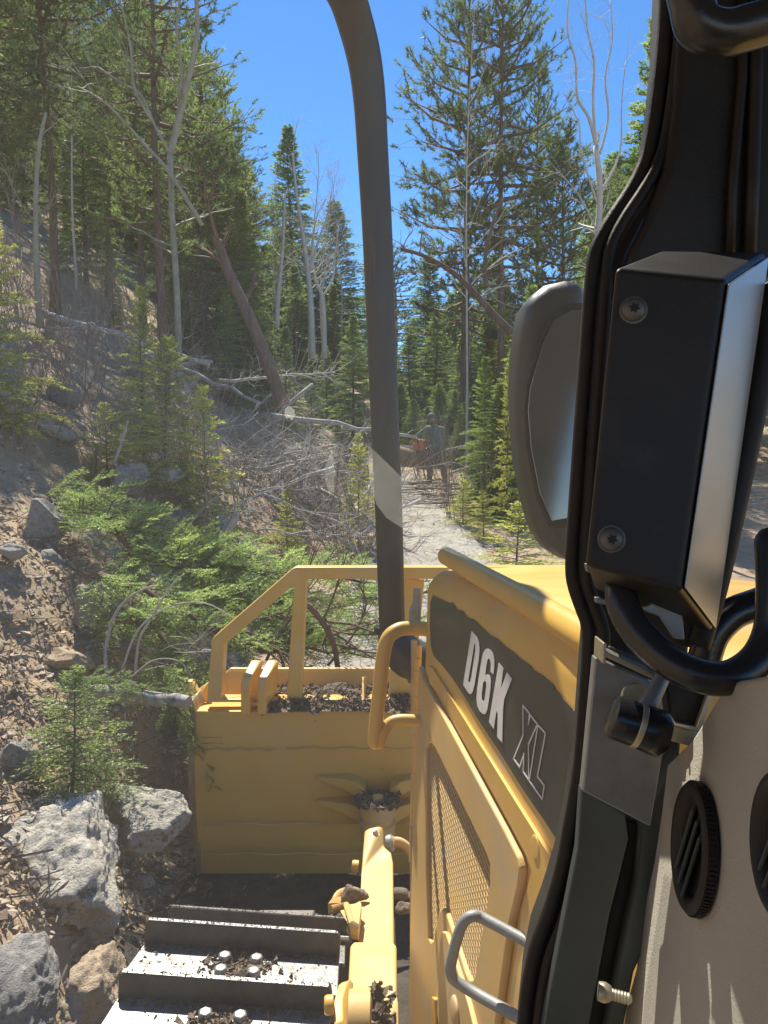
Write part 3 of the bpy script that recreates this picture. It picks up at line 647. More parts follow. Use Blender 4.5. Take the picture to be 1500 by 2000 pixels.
b = P(140, 1560, 3.75); brightfirs.put(2, b, (0.05, .05, 1), (.72, .72, .66), 'small green fir standing behind the largest boulder', 'young fir')

UR = random.Random(505)
for i in range(46):
    if i < 22: px = UR.uniform(420, 730); Y = UR.uniform(16, 24)
    else: px = UR.uniform(790, 1180); Y = UR.uniform(15, 27)
    if 680 < px < 930 and Y < 28: continue
    lf = px < 740
    if 570 < px < 670 and Y < 22: continue
    plant(firs, UR.randrange(3), px, Y, UR.uniform(600, 790), 'leafy green fir thicket plant ' + ('above the deadwood tangle' if lf else 'beside the trail right of the guard post'), 'young fir', 'understory firs ' + ('left' if lf else 'right'), wide=UR.uniform(1.2, 1.8), minh=1.2)
for i in range(15):
    px = UR.uniform(770, 930); Y = UR.uniform(22.5, 28)
    plant(firs, UR.randrange(3), px, Y, UR.uniform(735, 815), 'low sunlit fir bush behind the working person', 'young fir', 'low bushes behind the person', wide=UR.uniform(1.6, 2.4), minh=1.0)
# ------------------------------------------------------------ shrubs, deadwood
for i in range(38):
    px = Rb.uniform(-60, 760); Y = Rb.uniform(7.5, 15) if px < 480 else Rb.uniform(10, 16)
    b = base_pt(px, Y, .02)
    s = Rb.uniform(.7, 1.5)
    shrubs.put(Rb.randrange(4), b, (0, 0, Rb.uniform(0, 6.28)), (s,) * 3, 'leafless brown shrub with fine twigs on the left slope', 'shrub', 'bare shrubs on the left slope')
for i in range(16):
    px = Rb.uniform(830, 1120); Y = Rb.uniform(14, 22); b = base_pt(px, Y, .02); s = Rb.uniform(.5, 1.2)
    shrubs.put(Rb.randrange(4), b, (0, 0, Rb.uniform(0, 6.28)), (s,) * 3, 'leafless shrub in the undergrowth right of the trail', 'shrub', 'bare shrubs right of the trail')
for i in range(60):
    px = Rb.gauss(590, 85); Y = Rb.uniform(11.5, 16); px = min(max(px, 330), 730)
    b = base_pt(px, Y, -Rb.uniform(.05, .6)); s = Rb.uniform(.4, .85)
    logs.put(Rb.randrange(3), b, (Rb.gauss(0, .2), Rb.gauss(0, .4), Rb.uniform(0, 6.28)), (s,) * 3, 'dead branchy log in the grey tangle left of the guard post', 'dead log', 'deadwood tangle above the trail')
for (px, py, Y, k, rz, ry, s, lab) in [(390, 735, 11, 3, -.5, .35, .55, 'thick pale dead log pointing down right above the tangle'), (250, 660, 12, 3, -.25, .3, .7, 'long grey log lying across the upper left slope'),
        (400, 840, 10, 0, -.9, .75, .6, 'grey log sliding down the slope toward the firs'), (660, 830, 14.5, 3, -.2, .15, .7, 'long bleached log running behind the guard post'),
        (545, 735, 13.5, 1, .3, -.1, .7, 'white crooked branchy log on top of the tangle'), (150, 640, 11, 2, .1, .1, .9, 'thin pale log by the left young fir')]:
    logs.put(k, Vector((pxy(px, Y), Y, zpix(py, Y))), (0, ry, rz), (s,) * 3, lab, 'dead log')
def stick(name, pts, Y, r0, r1, m, label, cat='branch', extra=0, seed=1):
    e = limb_tree(name, m, [(pts, r0, r1)], Y, label, cat, extra, seed); ch = e.children[0]; me = ch.data
    o = ch; o.parent = None; o.location = e.location; o.name = name; bpy.data.objects.remove(e); return tag(o, label, cat)
stick('branch', [(222, 905), (232, 880), (243, 845), (250, 822)], 8.5, .022, .012, 'dead', 'short white stick leaning on the rocky slope', 'branch')
stick('pale_sapling', [(212, 1335), (206, 1270), (225, 1200), (262, 1160), (300, 1145)], 4.6, .013, .005, 'dead', 'leftmost bent white stem springing from the cut log')
stick('pale_sapling', [(264, 1320), (272, 1250), (300, 1200), (330, 1150), (360, 1120)], 4.7, .010, .004, 'dead', 'second bent white stem, right of the leftmost one')
stick('pale_sapling', [(238, 1310), (270, 1230), (330, 1185), (400, 1178), (460, 1210)], 4.7, .007, .003, 'dead', 'thin pale stem arching over toward the guard frame')
stick('pale_sapling', [(255, 1325), (300, 1290), (350, 1292), (380, 1330)], 4.4, .006, .003, 'dead', 'low pale stem arching beside the blade corner')
stick('branch', [(375, 1210), (430, 1222), (490, 1238), (540, 1262), (556, 1310)], 5.2, .022, .012, 'pbark', 'grey-brown curved branch behind the guard frame', extra=6)
stick('branch', [(600, 1180), (630, 1215), (652, 1260), (660, 1310)], 5.0, .022, .018, 'pbark', 'reddish curved branch standing right behind the middle guard post', extra=9, seed=4)
stick('branch', [(520, 1290), (545, 1240), (580, 1190), (600, 1150)], 5.3, .012, .008, 'pbark', 'dark arched branch behind the slanted guard bar', extra=8, seed=6)
stick('branch', [(640, 1300), (690, 1240), (715, 1180), (700, 1140)], 5.4, .01, .006, 'pbark', 'dark arched branch close left of the guard post', extra=12, seed=8)
stick('branch', [(460, 1290), (400, 1270), (330, 1310)], 4.9, .012, .007, 'dead', 'pale branch lying left behind the blade corner', extra=6, seed=9)
for i in range(34):
    R = Rb; px = R.uniform(200, 720); py = R.uniform(840, 1060); Y = lerp([(840, 11.5), (1060, 8)], py); a = R.uniform(-1.2, 1.2); l = R.uniform(40, 120)
    stick('branch', [(px, py), (px + l * .5 * math.cos(a), py + l * .5 * math.sin(a) - 6), (px + l * math.cos(a), py + l * math.sin(a))], Y, .014, .005, 'dead', 'pale dead branch lying on the slope above the felled firs', 'branch', 3, 100 + i)['group'] = 'dead branches on the slope'
# cut log with bright top
e = empty('cut_log', P(270, 1368, 4.35)); gg = G()
a, b = P(190, 1352, 4.45), P(368, 1372, 4.25); pts = [a.lerp(b, t / 8) + Vector((0, 0, .006 * math.sin(t * 2))) for t in range(9)]
gg.tube(pts, [.045, .047, .044, .046, .042, .044, .041, .04, .038], 20); gg.build('bark', M['dead'], e, world=True, smooth='auto')
gg = G(); d = (a - b).normalized(); gg.lathe(a, d, [(.040, -.01), (.044, .004), (.05, .006), (.01, .007)], 20); gg.build('cut_face', M['rock2'], e, world=True, smooth='auto')
tag(e, 'short pale cut log lying behind the small fir by the blade corner', 'log')
# felled firs
FE = [(2, 190, 1130, 5.3, (.3, .35, -.3), .85, 'bright felled fir above the bent white stems'), (1, 215, 1215, 5.0, (.1, .2, .1), .62, 'felled fir running behind the bent white stems to the guard frame'), (2, 150, 1330, 4.3, (.2, .12, -.1), .42, 'felled fir sprays lying over the cut log'),
      (2, 470, 1175, 5.9, (.2, .1, .3), .8, 'felled fir heaped behind the slanted guard bar'), (0, 80, 935, 6.7, (.1, .25, -.35), 1.0, 'uppermost felled fir at the left, lying down the slope'), (1, 180, 985, 6.4, (.3, .3, -.5), 1.05, 'felled fir second from the left, dense and bright'),
      (2, 240, 1045, 6.0, (.2, .3, -.2), 1.1, 'felled fir in the middle of the green pile'), (0, 330, 1110, 5.8, (0, .12, .2), .8, 'long felled fir stretching behind the slanted guard bar'),
      (1, 330, 1180, 5.5, (.2, .15, -.1), .75, 'felled fir crossing below the long one'), (2, 240, 1190, 5.4, (.2, .5, -.6), .8, 'felled fir hanging toward the blade corner'),
      (2, 300, 1290, 4.8, (.2, .55, -.5), .62, 'small felled fir top drooping over the cut log'), (1, 520, 1080, 6.6, (.1, .1, .3), .75, 'felled fir behind the top corner of the guard frame'),
      (0, 560, 1235, 5.6, (.3, .05, .1), .6, 'felled fir seen through the big guard opening'), (2, 640, 1190, 5.8, (.2, .0, .5), .75, 'felled fir close to the guard post, inside the frame'),
      (2, 680, 1270, 5.4, (.2, .0, 2.6), .55, 'low felled fir lying on the blade pile'), (1, 440, 1270, 5.2, (.2, .1, .2), .55, 'felled fir low behind the left guard post'),
      (2, 318, 1352, 4.25, (.1, 1.15, -.1), .38, 'fir sprig hanging down against the blade edge'), (2, 420, 1130, 6.3, (.1, .3, -.9), .9, 'felled fir lying steeply above the slanted bar')]
for k, px, py, Y, rot, s, lab in FE:
    py += 55 if py < 1100 else 10
    s *= .80
    felled.put(k, Vector((pxy(px, Y), Y, zpix(py, Y))), rot, (s,) * 3, lab, 'felled fir', 'felled firs piled before the blade')
# ------------------------------------------------------------ the bulldozer (camera stands inside its cab)
DZ = empty('bulldozer', (.55, .6, 0)); tag(DZ, 'yellow crawler bulldozer seen from its own cab, blade, track and guard frame ahead', 'bulldozer')
def px3(pts, d): return [P(p[0], p[1], p[2] if len(p) > 2 else d) for p in pts]
def smooth_path(q, sub=4):
    s = []
    for i in range(len(q) - 1):
        a = q[max(i - 1, 0)]; b, c = q[i], q[i + 1]; d = q[min(i + 2, len(q) - 1)]
        for k in range(sub):
            t = k / sub; s.append(.5 * ((2 * b) + (c - a) * t + (2 * a - 5 * b + 4 * c - d) * t * t + (-a + 3 * b - 3 * c + d) * t ** 3))
    s.append(q[-1]); return s
def part(name, g, m, parent=DZ, **k): return g.build(name, M[m] if isinstance(m, str) else [M[x] for x in m], parent, world=True, **k)
FW = Vector((0, 1, 0))
# --- hood: side plane from the photograph's front corner and its vanishing direction
A = P(830, 1140, 2.15); r2 = ray(803, 2000); Bv = Vector((0, 0, CZ)) + r2 * (A.y / r2.y)
vd = ray(560, 850).normalized(); vert = (Bv - A).normalized()
HN = vd.cross(vert).normalized()
if HN.x > 0: HN = -HN                                        # outward (left) normal of the hood side
def H(px, py, off=0): return RP(px, py, A + HN * off, HN)
def hs(pts, off=0): return [H(p[0], p[1], off) for p in pts]
E0 = H(834, 1155); E1 = H(1130, 1345)
e_dir = (E1 - E0)
def hood_ring(t, r):
    E = E0 + e_dir * t; up = -vert; ins = -HN; pts = []
    low = E + vert * 1.25
    pts.append(low); pts.append(E + vert * .5)
    for k in range(9):
        a = math.radians(84) * k / 8; pts.append(E + ins * (r * (1 - math.cos(a))) + up * (r * math.sin(a)))
    top = pts[-1]; pts.append(top + ins * .30 + up * .012); pts.append(top + ins * .62 + up * .0); 
    q = top + ins * .72; pts.append(q - up * .04); pts.append(q - up * 1.2)
    return pts
g = G(); rings = [hood_ring(t, r) for t, r in ((0, .058), (.02, .066), (.3, .078), (.6, .09), (1.0, .10), (1.35, .11), (1.6, .115))]
rings[0] = [p - vd * .012 + (rings[0][6] - p) * .0 for p in rings[0]]
fr = [p + vd * .012 + (sum((q for q in rings[0]), Vector()) / len(rings[0]) - p).normalized() * .012 for p in rings[0]]
rings = [fr] + rings; n = len(rings[0])
g.add([tuple(p) for r_ in rings for p in r_], [(i * n + k, i * n + k + 1, (i + 1) * n + k + 1, (i + 1) * n + k) for i in range(len(rings) - 1) for k in range(n - 1)] + [tuple(range(n))])
hood = part('hood', g, 'yellow', smooth='auto')
# decal
dec = [(846, 1163), (862, 1171), (877, 1178), (884, 1177), (892, 1190), (903, 1193), (913, 1206), (925, 1210), (942, 1226), (958, 1241), (972, 1248), (987, 1263), (1003, 1274), (1018, 1288), (1036, 1300), (1042, 1309), (1060, 1320), (1080, 1337), (1086, 1349), (1096, 1356), (1102, 1366), (1120, 1385), (1150, 1430), (1135, 1705), (1085, 1635), (1060, 1596), (1052, 1585), (1018, 1535), (975, 1466), (930, 1398), (905, 1356), (886, 1327), (865, 1300), (848, 1282), (842, 1262), (840, 1220), (841, 1175)]
g = G(); g.slab(hs(dec, .0015), HN * .001); decal = part('decal', g, 'decal')
def z4(x, y): return (700 + x / 3.333, 1050 + y / 3.333)
def z6(x, y): return (1000 + x / 3, 1050 + y / 3)
D_o = [(738, 607), (757, 628), (775, 652), (786, 685), (790, 730), (785, 790), (770, 880), (755, 965), (745, 1003), (733, 1019), (717, 1012), (683, 957)]
D_i = [(757, 685), (764, 700), (763, 735), (738, 900), (729, 938), (720, 944), (715, 935)]
S_o = [(822, 735), (832, 724), (845, 722), (862, 733), (877, 755), (886, 795), (885, 845), (880, 890), (861, 872), (864, 825), (860, 797), (850, 785), (842, 795), (835, 830), (827, 893), (843, 890), (858, 903), (863, 930), (861, 985), (850, 1065), (840, 1120), (828, 1148), (812, 1148), (792, 1130), (775, 1095), (770, 1050), (774, 985), (788, 890), (803, 800), (812, 755)]
S_i = [(824, 930), (834, 943), (834, 975), (823, 1055), (815, 1068), (805, 1055), (804, 1020), (813, 945)]
K_o = [(915, 815), (945, 852), (928, 985), (969, 878), (1002, 918), (950, 1052), (943, 1120), (937, 1333), (905, 1298), (909, 1150), (900, 1125), (882, 1246), (851, 1200)]
g = G()
g.slab(hs([z4(*p) for p in D_o], .004), HN * .0006, [hs([z4(*p) for p in D_i], .004)])
g.slab(hs([z4(*p) for p in S_o], .004), HN * .0006, [hs([z4(*p) for p in S_i], .004)])
g.slab(hs([z4(*p) for p in K_o], .004), HN * .0006)
Xp = [(65, 983), (103, 1030), (97, 1092), (108, 1040), (150, 1093), (97, 1212), (99, 1420), (66, 1372), (71, 1268), (45, 1345), (10, 1295), (66, 1158)]
Lp = [(153, 1098), (197, 1146), (150, 1400), (190, 1452), (178, 1533), (102, 1425)]
for poly in (Xp, Lp):
    q = [H(*z6(*p), .004) for p in poly]
    for a, b in zip(q, q[1:] + q[:1]):
        dd = (b - a).normalized(); s = dd.cross(HN) * .0017; g.slab([a - dd * .0015 - s, b + dd * .0015 - s, b + dd * .0015 + s, a - dd * .0015 + s], HN * .0006)
part('lettering', g, 'white', decal)
# band below the decal, door with vented opening, second cover
g = G(); g.slab(hs([(841, 1300), (850, 1306), (1000, 1545), (1100, 1700), (1105, 1760), (1060, 2060), (985, 2060), (1028, 1775), (1046, 1700), (1034, 1668), (870, 1365), (843, 1335)], 0), HN * .007)
g.lathe(H(871, 1362, .006), HN, [(.016, 0), (.016, .002), (.012, .003)], 20); g.lathe(H(1047, 1655, .006), HN, [(.019, 0), (.019, .002), (.014, .003)], 20)
part('side_band', g, 'yellow', bevel=.004)
hole = [(842, 1462), (846, 1452), (853, 1451), (862, 1462), (966, 1670), (972, 1688), (972, 1725), (943, 1900), (938, 1912), (930, 1912), (923, 1898), (884, 1783), (876, 1772), (869, 1780), (859, 1835), (853, 1840), (848, 1832), (843, 1700)]
g = G(); g.slab(hs([(828, 1300), (836, 1325), (1000, 1618), (1028, 1672), (1033, 1695), (1030, 1730), (1012, 1800), (975, 2060), (806, 2060), (816, 1600)], -.001), HN * .016, [hs(hole, -.001)])
door = part('side_door', g, 'yellow_dusty', bevel=.005)
# perforated sheet with staggered round holes
org = H(900, 1650, .004); U = vd; Vv = (vert - vd * vert.dot(vd)).normalized(); PT = .0165
hp = [((p - org).dot(U), (p - org).dot(Vv)) for p in hs([(836, 1440), (853, 1444), (980, 1665), (983, 1725), (950, 1925), (920, 1925), (895, 1850), (875, 1800), (870, 1860), (840, 1860)], .004)]
def inside(x, y):
    c_ = False
    for (ax, ay), (bx, by) in zip(hp, hp[1:] + hp[:1]):
        if (ay > y) != (by > y) and x < (bx - ax) * (y - ay) / (by - ay) + ax: c_ = not c_
    return c_
VV = []; FF = []
def iv(X, Y): return X / 187.0, (Y - 2.41 * X) / 800.0           # slanted lattice of the stretched sheet, in metres
for i in range(-90, 90):
    for j in range(-90, 90):
        X, Y = 3.3 * (i + j), 6.0 * (i - j); cu, cv = iv(X, Y)
        if abs(cu) > .6 or abs(cv) > .6 or not inside(cu, cv): continue
        b0 = len(VV)
        for ring in range(3):
            for k in range(12):
                a_ = math.radians(30 * k); ca_, sa_ = math.cos(a_), math.sin(a_)
                if ring == 0: q_ = 1 / (abs(ca_) / 3.3 + abs(sa_) / 6.0); xx, yy = q_ * ca_, q_ * sa_
                else: xx, yy = 2.05 * ca_ * (1 if ring == 1 else .92), 3.9 * sa_ * (1 if ring == 1 else .92)
                du_, dv_ = iv(xx, yy); VV.append(tuple(org + U * (cu + du_) + Vv * (cv + dv_) + HN * (0, .0008, -.003)[ring]))
        for rr_ in (0, 12):
            for k in range(12): FF.append((b0 + rr_ + k, b0 + rr_ + (k + 1) % 12, b0 + rr_ + 12 + (k + 1) % 12, b0 + rr_ + 12 + k))
g = G(); g.add(VV, FF); part('grille', g, 'yellow_dusty', door, fixn=False)
g = G(); g.slab(hs([(832, 1430), (860, 1430), (985, 1665), (985, 1740), (945, 1935), (840, 1935)], .0), HN * .0004); part('grille_backing', g, 'stack', door)
g = G(); g.slab(hs([(868, 1838), (873, 1818), (880, 1822), (925, 1960), (950, 2060), (860, 2060)], .015), HN * .012)
g.lathe(H(892, 1975, .026), HN, [(.03, 0), (.03, .006), (.022, .010), (.008, .011)], 24)
part('lower_cover', g, 'yellow_dusty', bevel=.003)
g = G(); g.slab(hs([(852, 1946), (857, 1950), (880, 2060), (850, 2060)], .015), HN * .012); part('latch_plate', g, 'yellow', bevel=.002)
# front edge trims: hinge and channel
g = G()
for i in range(17):
    y0 = 1262 + i * 25; q0 = H(819 - i * .75, y0, -.01); q1 = H(819 - (i + 1) * .75, y0 + 24, -.01); q0 += vd * .012; q1 += vd * .012; g.tube([q0, q1], .0105, 10)
part('hinge', g, 'yellow_dusty', smooth='auto')
g = G(); g.box(H(810, 1600, -.02) + vd * .02, (.02, .012, 1.15)); g.box(H(806, 1900, -.0) + vd * .01, (.014, .012, .9)); part('front_channel', g, 'edge', bevel=.002)
g = G(); g.slab(px3([(822, 1150), (808, 1150), (806, 1178), (799, 1192), (798, 1235), (822, 1235)], 2.2), FW * .01); part('bracket_plate', g, 'plate', bevel=.001)
g = G(); g.lathe(H(807, 1748, .0) , HN, [(.010, 0), (.010, .012), (.006, .014)], 6); part('bolt', g, 'bolt')
# top handrail
def rail(name, pts, d0, r, m, caps=True, sides=16, parent=DZ):
    q = smooth_path(px3(pts, d0), 5); g = G(); rr = [r] * len(q)
    if caps:
        d = (q[0] - q[1]).normalized(); q = [q[0] + d * r * .9, q[0] + d * r * .75, q[0] + d * r * .4] + q; rr = [r * .35, r * .66, r * .92] + rr
        d = (q[-1] - q[-2]).normalized(); q += [q[-1] + d * r * .4, q[-1] + d * r * .75, q[-1] + d * r * .9]; rr += [r * .92, r * .66, r * .35]
    g.tube(q, rr, sides); return part(name, g, m, parent, smooth=True)
rail('handrail', [(872, 1086, 2.0), (945, 1128, 1.62), (1030, 1176, 1.33), (1135, 1238, 1.06), (1250, 1310, .88)], 1, .0245, 'yellow')
rail('grab_loop', [(836, 1229, 2.12), (800, 1227, 2.12), (776, 1231, 2.11), (757, 1248, 2.1), (748, 1285, 2.1), (741, 1350, 2.1), (734, 1420, 2.1), (732, 1450, 2.1)], 1, .0205, 'yellow')
rail('grab_loop_foot', [(824, 1408, 2.11), (785, 1406, 2.11), (762, 1412, 2.11), (748, 1430, 2.1), (740, 1452, 2.1)], 1, .0165, 'yellow')
rail('step_loop', [(1090, 1868, 1.14), (1035, 1842, 1.2), (948, 1796, 1.25), (925, 1789, 1.25), (906, 1800, 1.25), (893, 1832, 1.25), (881, 1880, 1.25), (881, 1903, 1.25), (893, 1918, 1.25), (935, 1944, 1.23), (1010, 1986, 1.18), (1060, 2016, 1.14)], 1, .0095, 'greytube', sides=14)
# guard post / stack
pr = []
for k in range(20):
    a = 2 * math.pi * k / 20; c, s_ = math.cos(a), math.sin(a); pr.append((math.copysign(abs(c) ** .32, c) * .8, math.copysign(abs(s_) ** .32, s_)))
q = smooth_path(px3([(766, 1232, 2.5), (759, 1000, 2.49), (749, 760, 2.47), (738, 480, 2.43), (728, 300, 2.4), (722, 200, 2.37), (712, 120, 2.34), (695, 50, 2.3), (670, -20, 2.25), (620, -90, 2.2), (540, -150, 2.1)], 2.4), 5)
rr = [.0545 + .018 * (i / (len(q) - 1)) ** .8 for i in range(len(q))]
g = G(); g.tube(q, rr, 20, prof=pr); post = part('guard_post', g, 'stack', smooth='auto')
g = G(); a_, b_ = P(766, 1222, 2.5), P(767, 1236, 2.5); g.lathe(a_, (b_ - a_), [(.052, -.01), (.063, 0), (.063, .02), (.050, .03), (.05, .12)], 24); part('collar', g, 'black', post, smooth='auto')
g = G(); g.tube(smooth_path([P(772, 1236, 2.46), P(780, 1262, 2.44), P(800, 1286, 2.42), P(840, 1296, 2.42)], 4), [.060] * 5 + [.066] * 8, 24); g.lathe(P(800, 1290, 2.42), (.95, 0, -.1), [(.066, 0), (.072, .002), (.072, .012), (.066, .014)], 24); part('exhaust_elbow', g, 'stack', smooth='auto')
# --- blade
BD = 4.35
def Bp(px, py, d=BD): return P(px, py, d)
g = G()
tl, tr = Bp(380, 1390), Bp(1300, 1388, 4.3); bl, br = Bp(392, 1706, 4.42), Bp(1300, 1706, 4.4)
rows = 14; cols = 2; V = []
for i in range(rows + 1):
    t = i / rows; bulge = -.05 * math.sin(math.pi * t)
    for j in range(cols + 1):
        V.append(tuple((tl.lerp(bl, t)).lerp(tr.lerp(br, t), j / cols) + Vector((0, bulge, 0))))
V += [tuple(Vector(v) + Vector((0, .09, 0))) for v in V]; n1 = (rows + 1) * (cols + 1); F = []
for i in range(rows):
    for j in range(cols):
        a = i * (cols + 1) + j; F.append((a, a + 1, a + cols + 2, a + cols + 1)); F.append((a + n1, a + cols + 1 + n1, a + cols + 2 + n1, a + 1 + n1))
for i in range(rows):
    a = i * (cols + 1); F.append((a, a + cols + 1, a + cols + 1 + n1, a + n1)); a += cols; F.append((a, a + n1, a + cols + 1 + n1, a + cols + 1))
for j in range(cols): F.append((j, j + n1, j + 1 + n1, j + 1)); a = rows * (cols + 1) + j; F.append((a, a + 1, a + 1 + n1, a + n1))
g.add(V, F); blade = part('blade', g, 'blade', smooth='auto')
g = G()
for y0, x0, x1 in ((1465, 395, 545), (1462, 560, 815), (1610, 395, 815), (1668, 400, 815)):      # weld seams
    q = [Bp(x0 + (x1 - x0) * i / 14, y0 + 2.2 * math.sin(i * 1.7), 4.345 - .05 * math.sin(math.pi * (y0 - 1390) / 316)) for i in range(15)]; g.tube(q, .0045, 5)
for y0 in (1441, 1452): g.tube([Bp(396, y0, 4.33), Bp(436, y0, 4.33)], .003, 4)
part('weld_seam', g, 'yellow_dusty', blade, smooth=True)
g = G(); g.slab([Bp(364, 1372, 4.38), Bp(376, 1366, 4.36), Bp(382, 1392, 4.33), Bp(394, 1708, 4.38), Bp(384, 1712, 4.42), Bp(368, 1560, 4.42)], Vector((0, .22, 0))); part('blade_end_plate', g, 'edge', blade, bevel=.008)
g = G(); g.slab([Bp(366, 1330, 4.55), Bp(376, 1330, 4.55), Bp(386, 1352, 4.5), Bp(386, 1385, 4.45), Bp(372, 1390, 4.45)], Vector((0, .05, 0)))
g.slab([Bp(380, 1352, 4.55), Bp(410, 1330, 4.6), Bp(412, 1372, 4.6), Bp(384, 1372, 4.5)], Vector((0, .03, 0))); part('corner_lug', g, 'yellow', blade, bevel=.005)
# top shelf behind the edge and sloping spill plate
g = G(); g.add([tuple(v) for v in (Bp(380, 1390, 4.35), Bp(1300, 1388, 4.3), Bp(1300, 1362, 4.62), Bp(404, 1366, 4.66))] + [tuple(v - Vector((0, 0, .03))) for v in (Bp(380, 1390, 4.35), Bp(1300, 1388, 4.3), Bp(1300, 1362, 4.62), Bp(404, 1366, 4.66))],
     [(0, 1, 2, 3), (7, 6, 5, 4), (0, 4, 5, 1), (1, 5, 6, 2), (2, 6, 7, 3), (3, 7, 4, 0)])
part('top_shelf', g, 'yellow', blade, bevel=.006)
g = G(); g.slab([Bp(408, 1372, 4.64), Bp(408, 1330, 4.7), Bp(438, 1316, 4.72), Bp(450, 1305, 4.74), Bp(1300, 1305, 4.7), Bp(1300, 1370, 4.6)], Vector((0, .025, 0))); part('spill_plate', g, 'yellow', blade, bevel=.004)
# guard frame of thick bars
def bar(g, a, b, w, th):                                     # flat bar between picture points, w across, th deep
    dd = (b - a).normalized(); s = dd.cross(FW).normalized() * (w / 2); g.slab([a - s, b - s, b + s, a + s], FW * th)
g = G(); TH = .10; GD = 4.40
outer = [(404, 1372), (413, 1252), (418, 1244), (570, 1112), (578, 1108), (1300, 1108), (1300, 1372)]
in1 = [(432, 1372), (438, 1262), (574, 1142), (566, 1372)]
in2 = [(588, 1372), (599, 1131), (1280, 1131), (1280, 1372)]
g.slab(px3(outer, GD), FW * TH, [px3([(432, 1366), (438, 1260), (574, 1142), (560, 1366)], GD), px3([(588, 1366), (599, 1131), (1270, 1131), (1270, 1366)], GD)])
guard = part('brush_guard', g, 'yellow', blade, bevel=.006)
g = G(); bar(g, Bp(805, 1131, 4.46), Bp(780, 1385, 4.46), .15, .02); part('guard_gusset', g, 'yellow', guard, bevel=.003)
for (x, dx) in ((470, 0), (502, 0)):
    g = G(); g.slab([P(x, 1396, 4.30), P(x, 1335, 4.30), P(x + 4, 1322, 4.31), P(x + 20, 1290, 4.5), P(x + 26, 1290, 4.52), P(x + 26, 1300, 4.55), P(x + 22, 1380, 4.5)], Vector((.05, 0, 0))); part('lift_lug', g, 'yellow', blade, bevel=.006)
g = G(); g.slab([P(707, 1396, 4.33), P(707, 1322, 4.55), P(712, 1322, 4.6), P(712, 1390, 4.5)], Vector((.012, 0, 0))); part('rib', g, 'yellow', blade, bevel=.002)
# dirt on the shelf and stains
g = bits(1, lambda R: (0, -30), (.01, .01), 1); R_ = random.Random(9); V = []; NX = 60; NY = 14
a0, a1, b0, b1 = P(512, 1392, 4.33), P(800, 1392, 4.30), P(525, 1350, 4.64), P(800, 1350, 4.62)
g = G()
for j in range(NY + 1):
    for i in range(NX + 1):
        u, v = i / NX, j / NY; p = a0.lerp(a1, u).lerp(b0.lerp(b1, u), v)
        e_ = math.sin(math.pi * min(1, max(0, u * 1.02))) ** .3 * (1 - abs(v - .5) * .3); nn = noise.fractal(Vector((u * 7, v * 3, 2)), 1, 2.2, 5)
        h = (.035 + .05 * nn + .03 * v) * e_ - .012; sag = -.05 * max(0, nn + .1) * (1 - v) ** 6
        V.append((p.x, p.y - (.012 if v < .08 else 0), p.z + h - .0 + sag))
idx = np.arange((NX + 1) * (NY + 1)).reshape(NY + 1, NX + 1)
g.add(V, np.stack([idx[:-1, :-1].ravel(), idx[:-1, 1:].ravel(), idx[1:, 1:].ravel(), idx[1:, :-1].ravel()], 1))
for i in range(2200):
    u = R_.random(); v = R_.random(); p = a0.lerp(a1, u).lerp(b0.lerp(b1, u), v) + Vector((0, 0, .02 + .03 * R_.random() + .02 * noise.noise(Vector((u * 7, v * 3, 2))))); s = R_.uniform(.003, .013)
    g.add([(p.x + s * R_.gauss(0, .8), p.y + s * R_.gauss(0, .8), p.z + s * R_.gauss(0, .7)) for _ in range(6)], [(0, 2, 4), (2, 1, 4), (1, 3, 4), (3, 0, 4), (2, 0, 5), (1, 2, 5), (3, 1, 5), (0, 3, 5)])
tag(part('shelf_dirt', g, 'dirt', blade, fixn=False), kind='stuff')
# ball trunnion on the blade back
g = G(); c = P(738, 1552, 4.20); g.lathe(P(738, 1585, 4.13), (0, 0, 1), [(.05, -.17), (.095, -.165), (.1, -.06), (.085, -.05), (.085, -.03), (.10, -.02), (.10, .05), (.09, .065), (.03, .07), (.03, .09), (0.0, .095)], 28); part('ball_socket', g, 'yellow_dusty', blade, smooth='auto')
for sg in (-1, 1):
    for (y0, y1, dd_) in ((1535, 1552, 0), (1582, 1612, 0)):
        g = G(); xo = 738 + sg * 118; top = [(738 + sg * 24, y0 + 10), (738 + sg * 42, y0 - 6), (738 + sg * 62, y0 - 12), (xo, y0 - 18)]; bot = [(xo, y0 - 12), (738 + sg * 70, y0 + 6), (738 + sg * 44, y0 + 20), (738 + sg * 24, y0 + 40)]
        g.slab([P(x, y, 4.16 + .0011 * abs(x - 738)) for x, y in top + bot], Vector((0, .14, -.0))); part('socket_web', g, 'blade', blade, bevel=.01)
g = G(); R_ = random.Random(4)
for i in range(260):
    a = R_.uniform(0, 6.28); r_ = .105 * math.sqrt(R_.random()); p = P(738, 1585, 4.13) + Vector((r_ * math.cos(a) * 1.2, r_ * math.sin(a), .055 + .02 * R_.random())); s = R_.uniform(.008, .022)
    g.add([(p.x + s * R_.gauss(0, .8), p.y + s * R_.gauss(0, .8), p.z + s * R_.gauss(0, .6)) for _ in range(6)], [(0, 2, 4), (2, 1, 4), (1, 3, 4), (3, 0, 4), (2, 0, 5), (1, 2, 5), (3, 1, 5), (0, 3, 5)])
tag(part('socket_dirt', g, 'dirt', blade, fixn=False), kind='stuff')
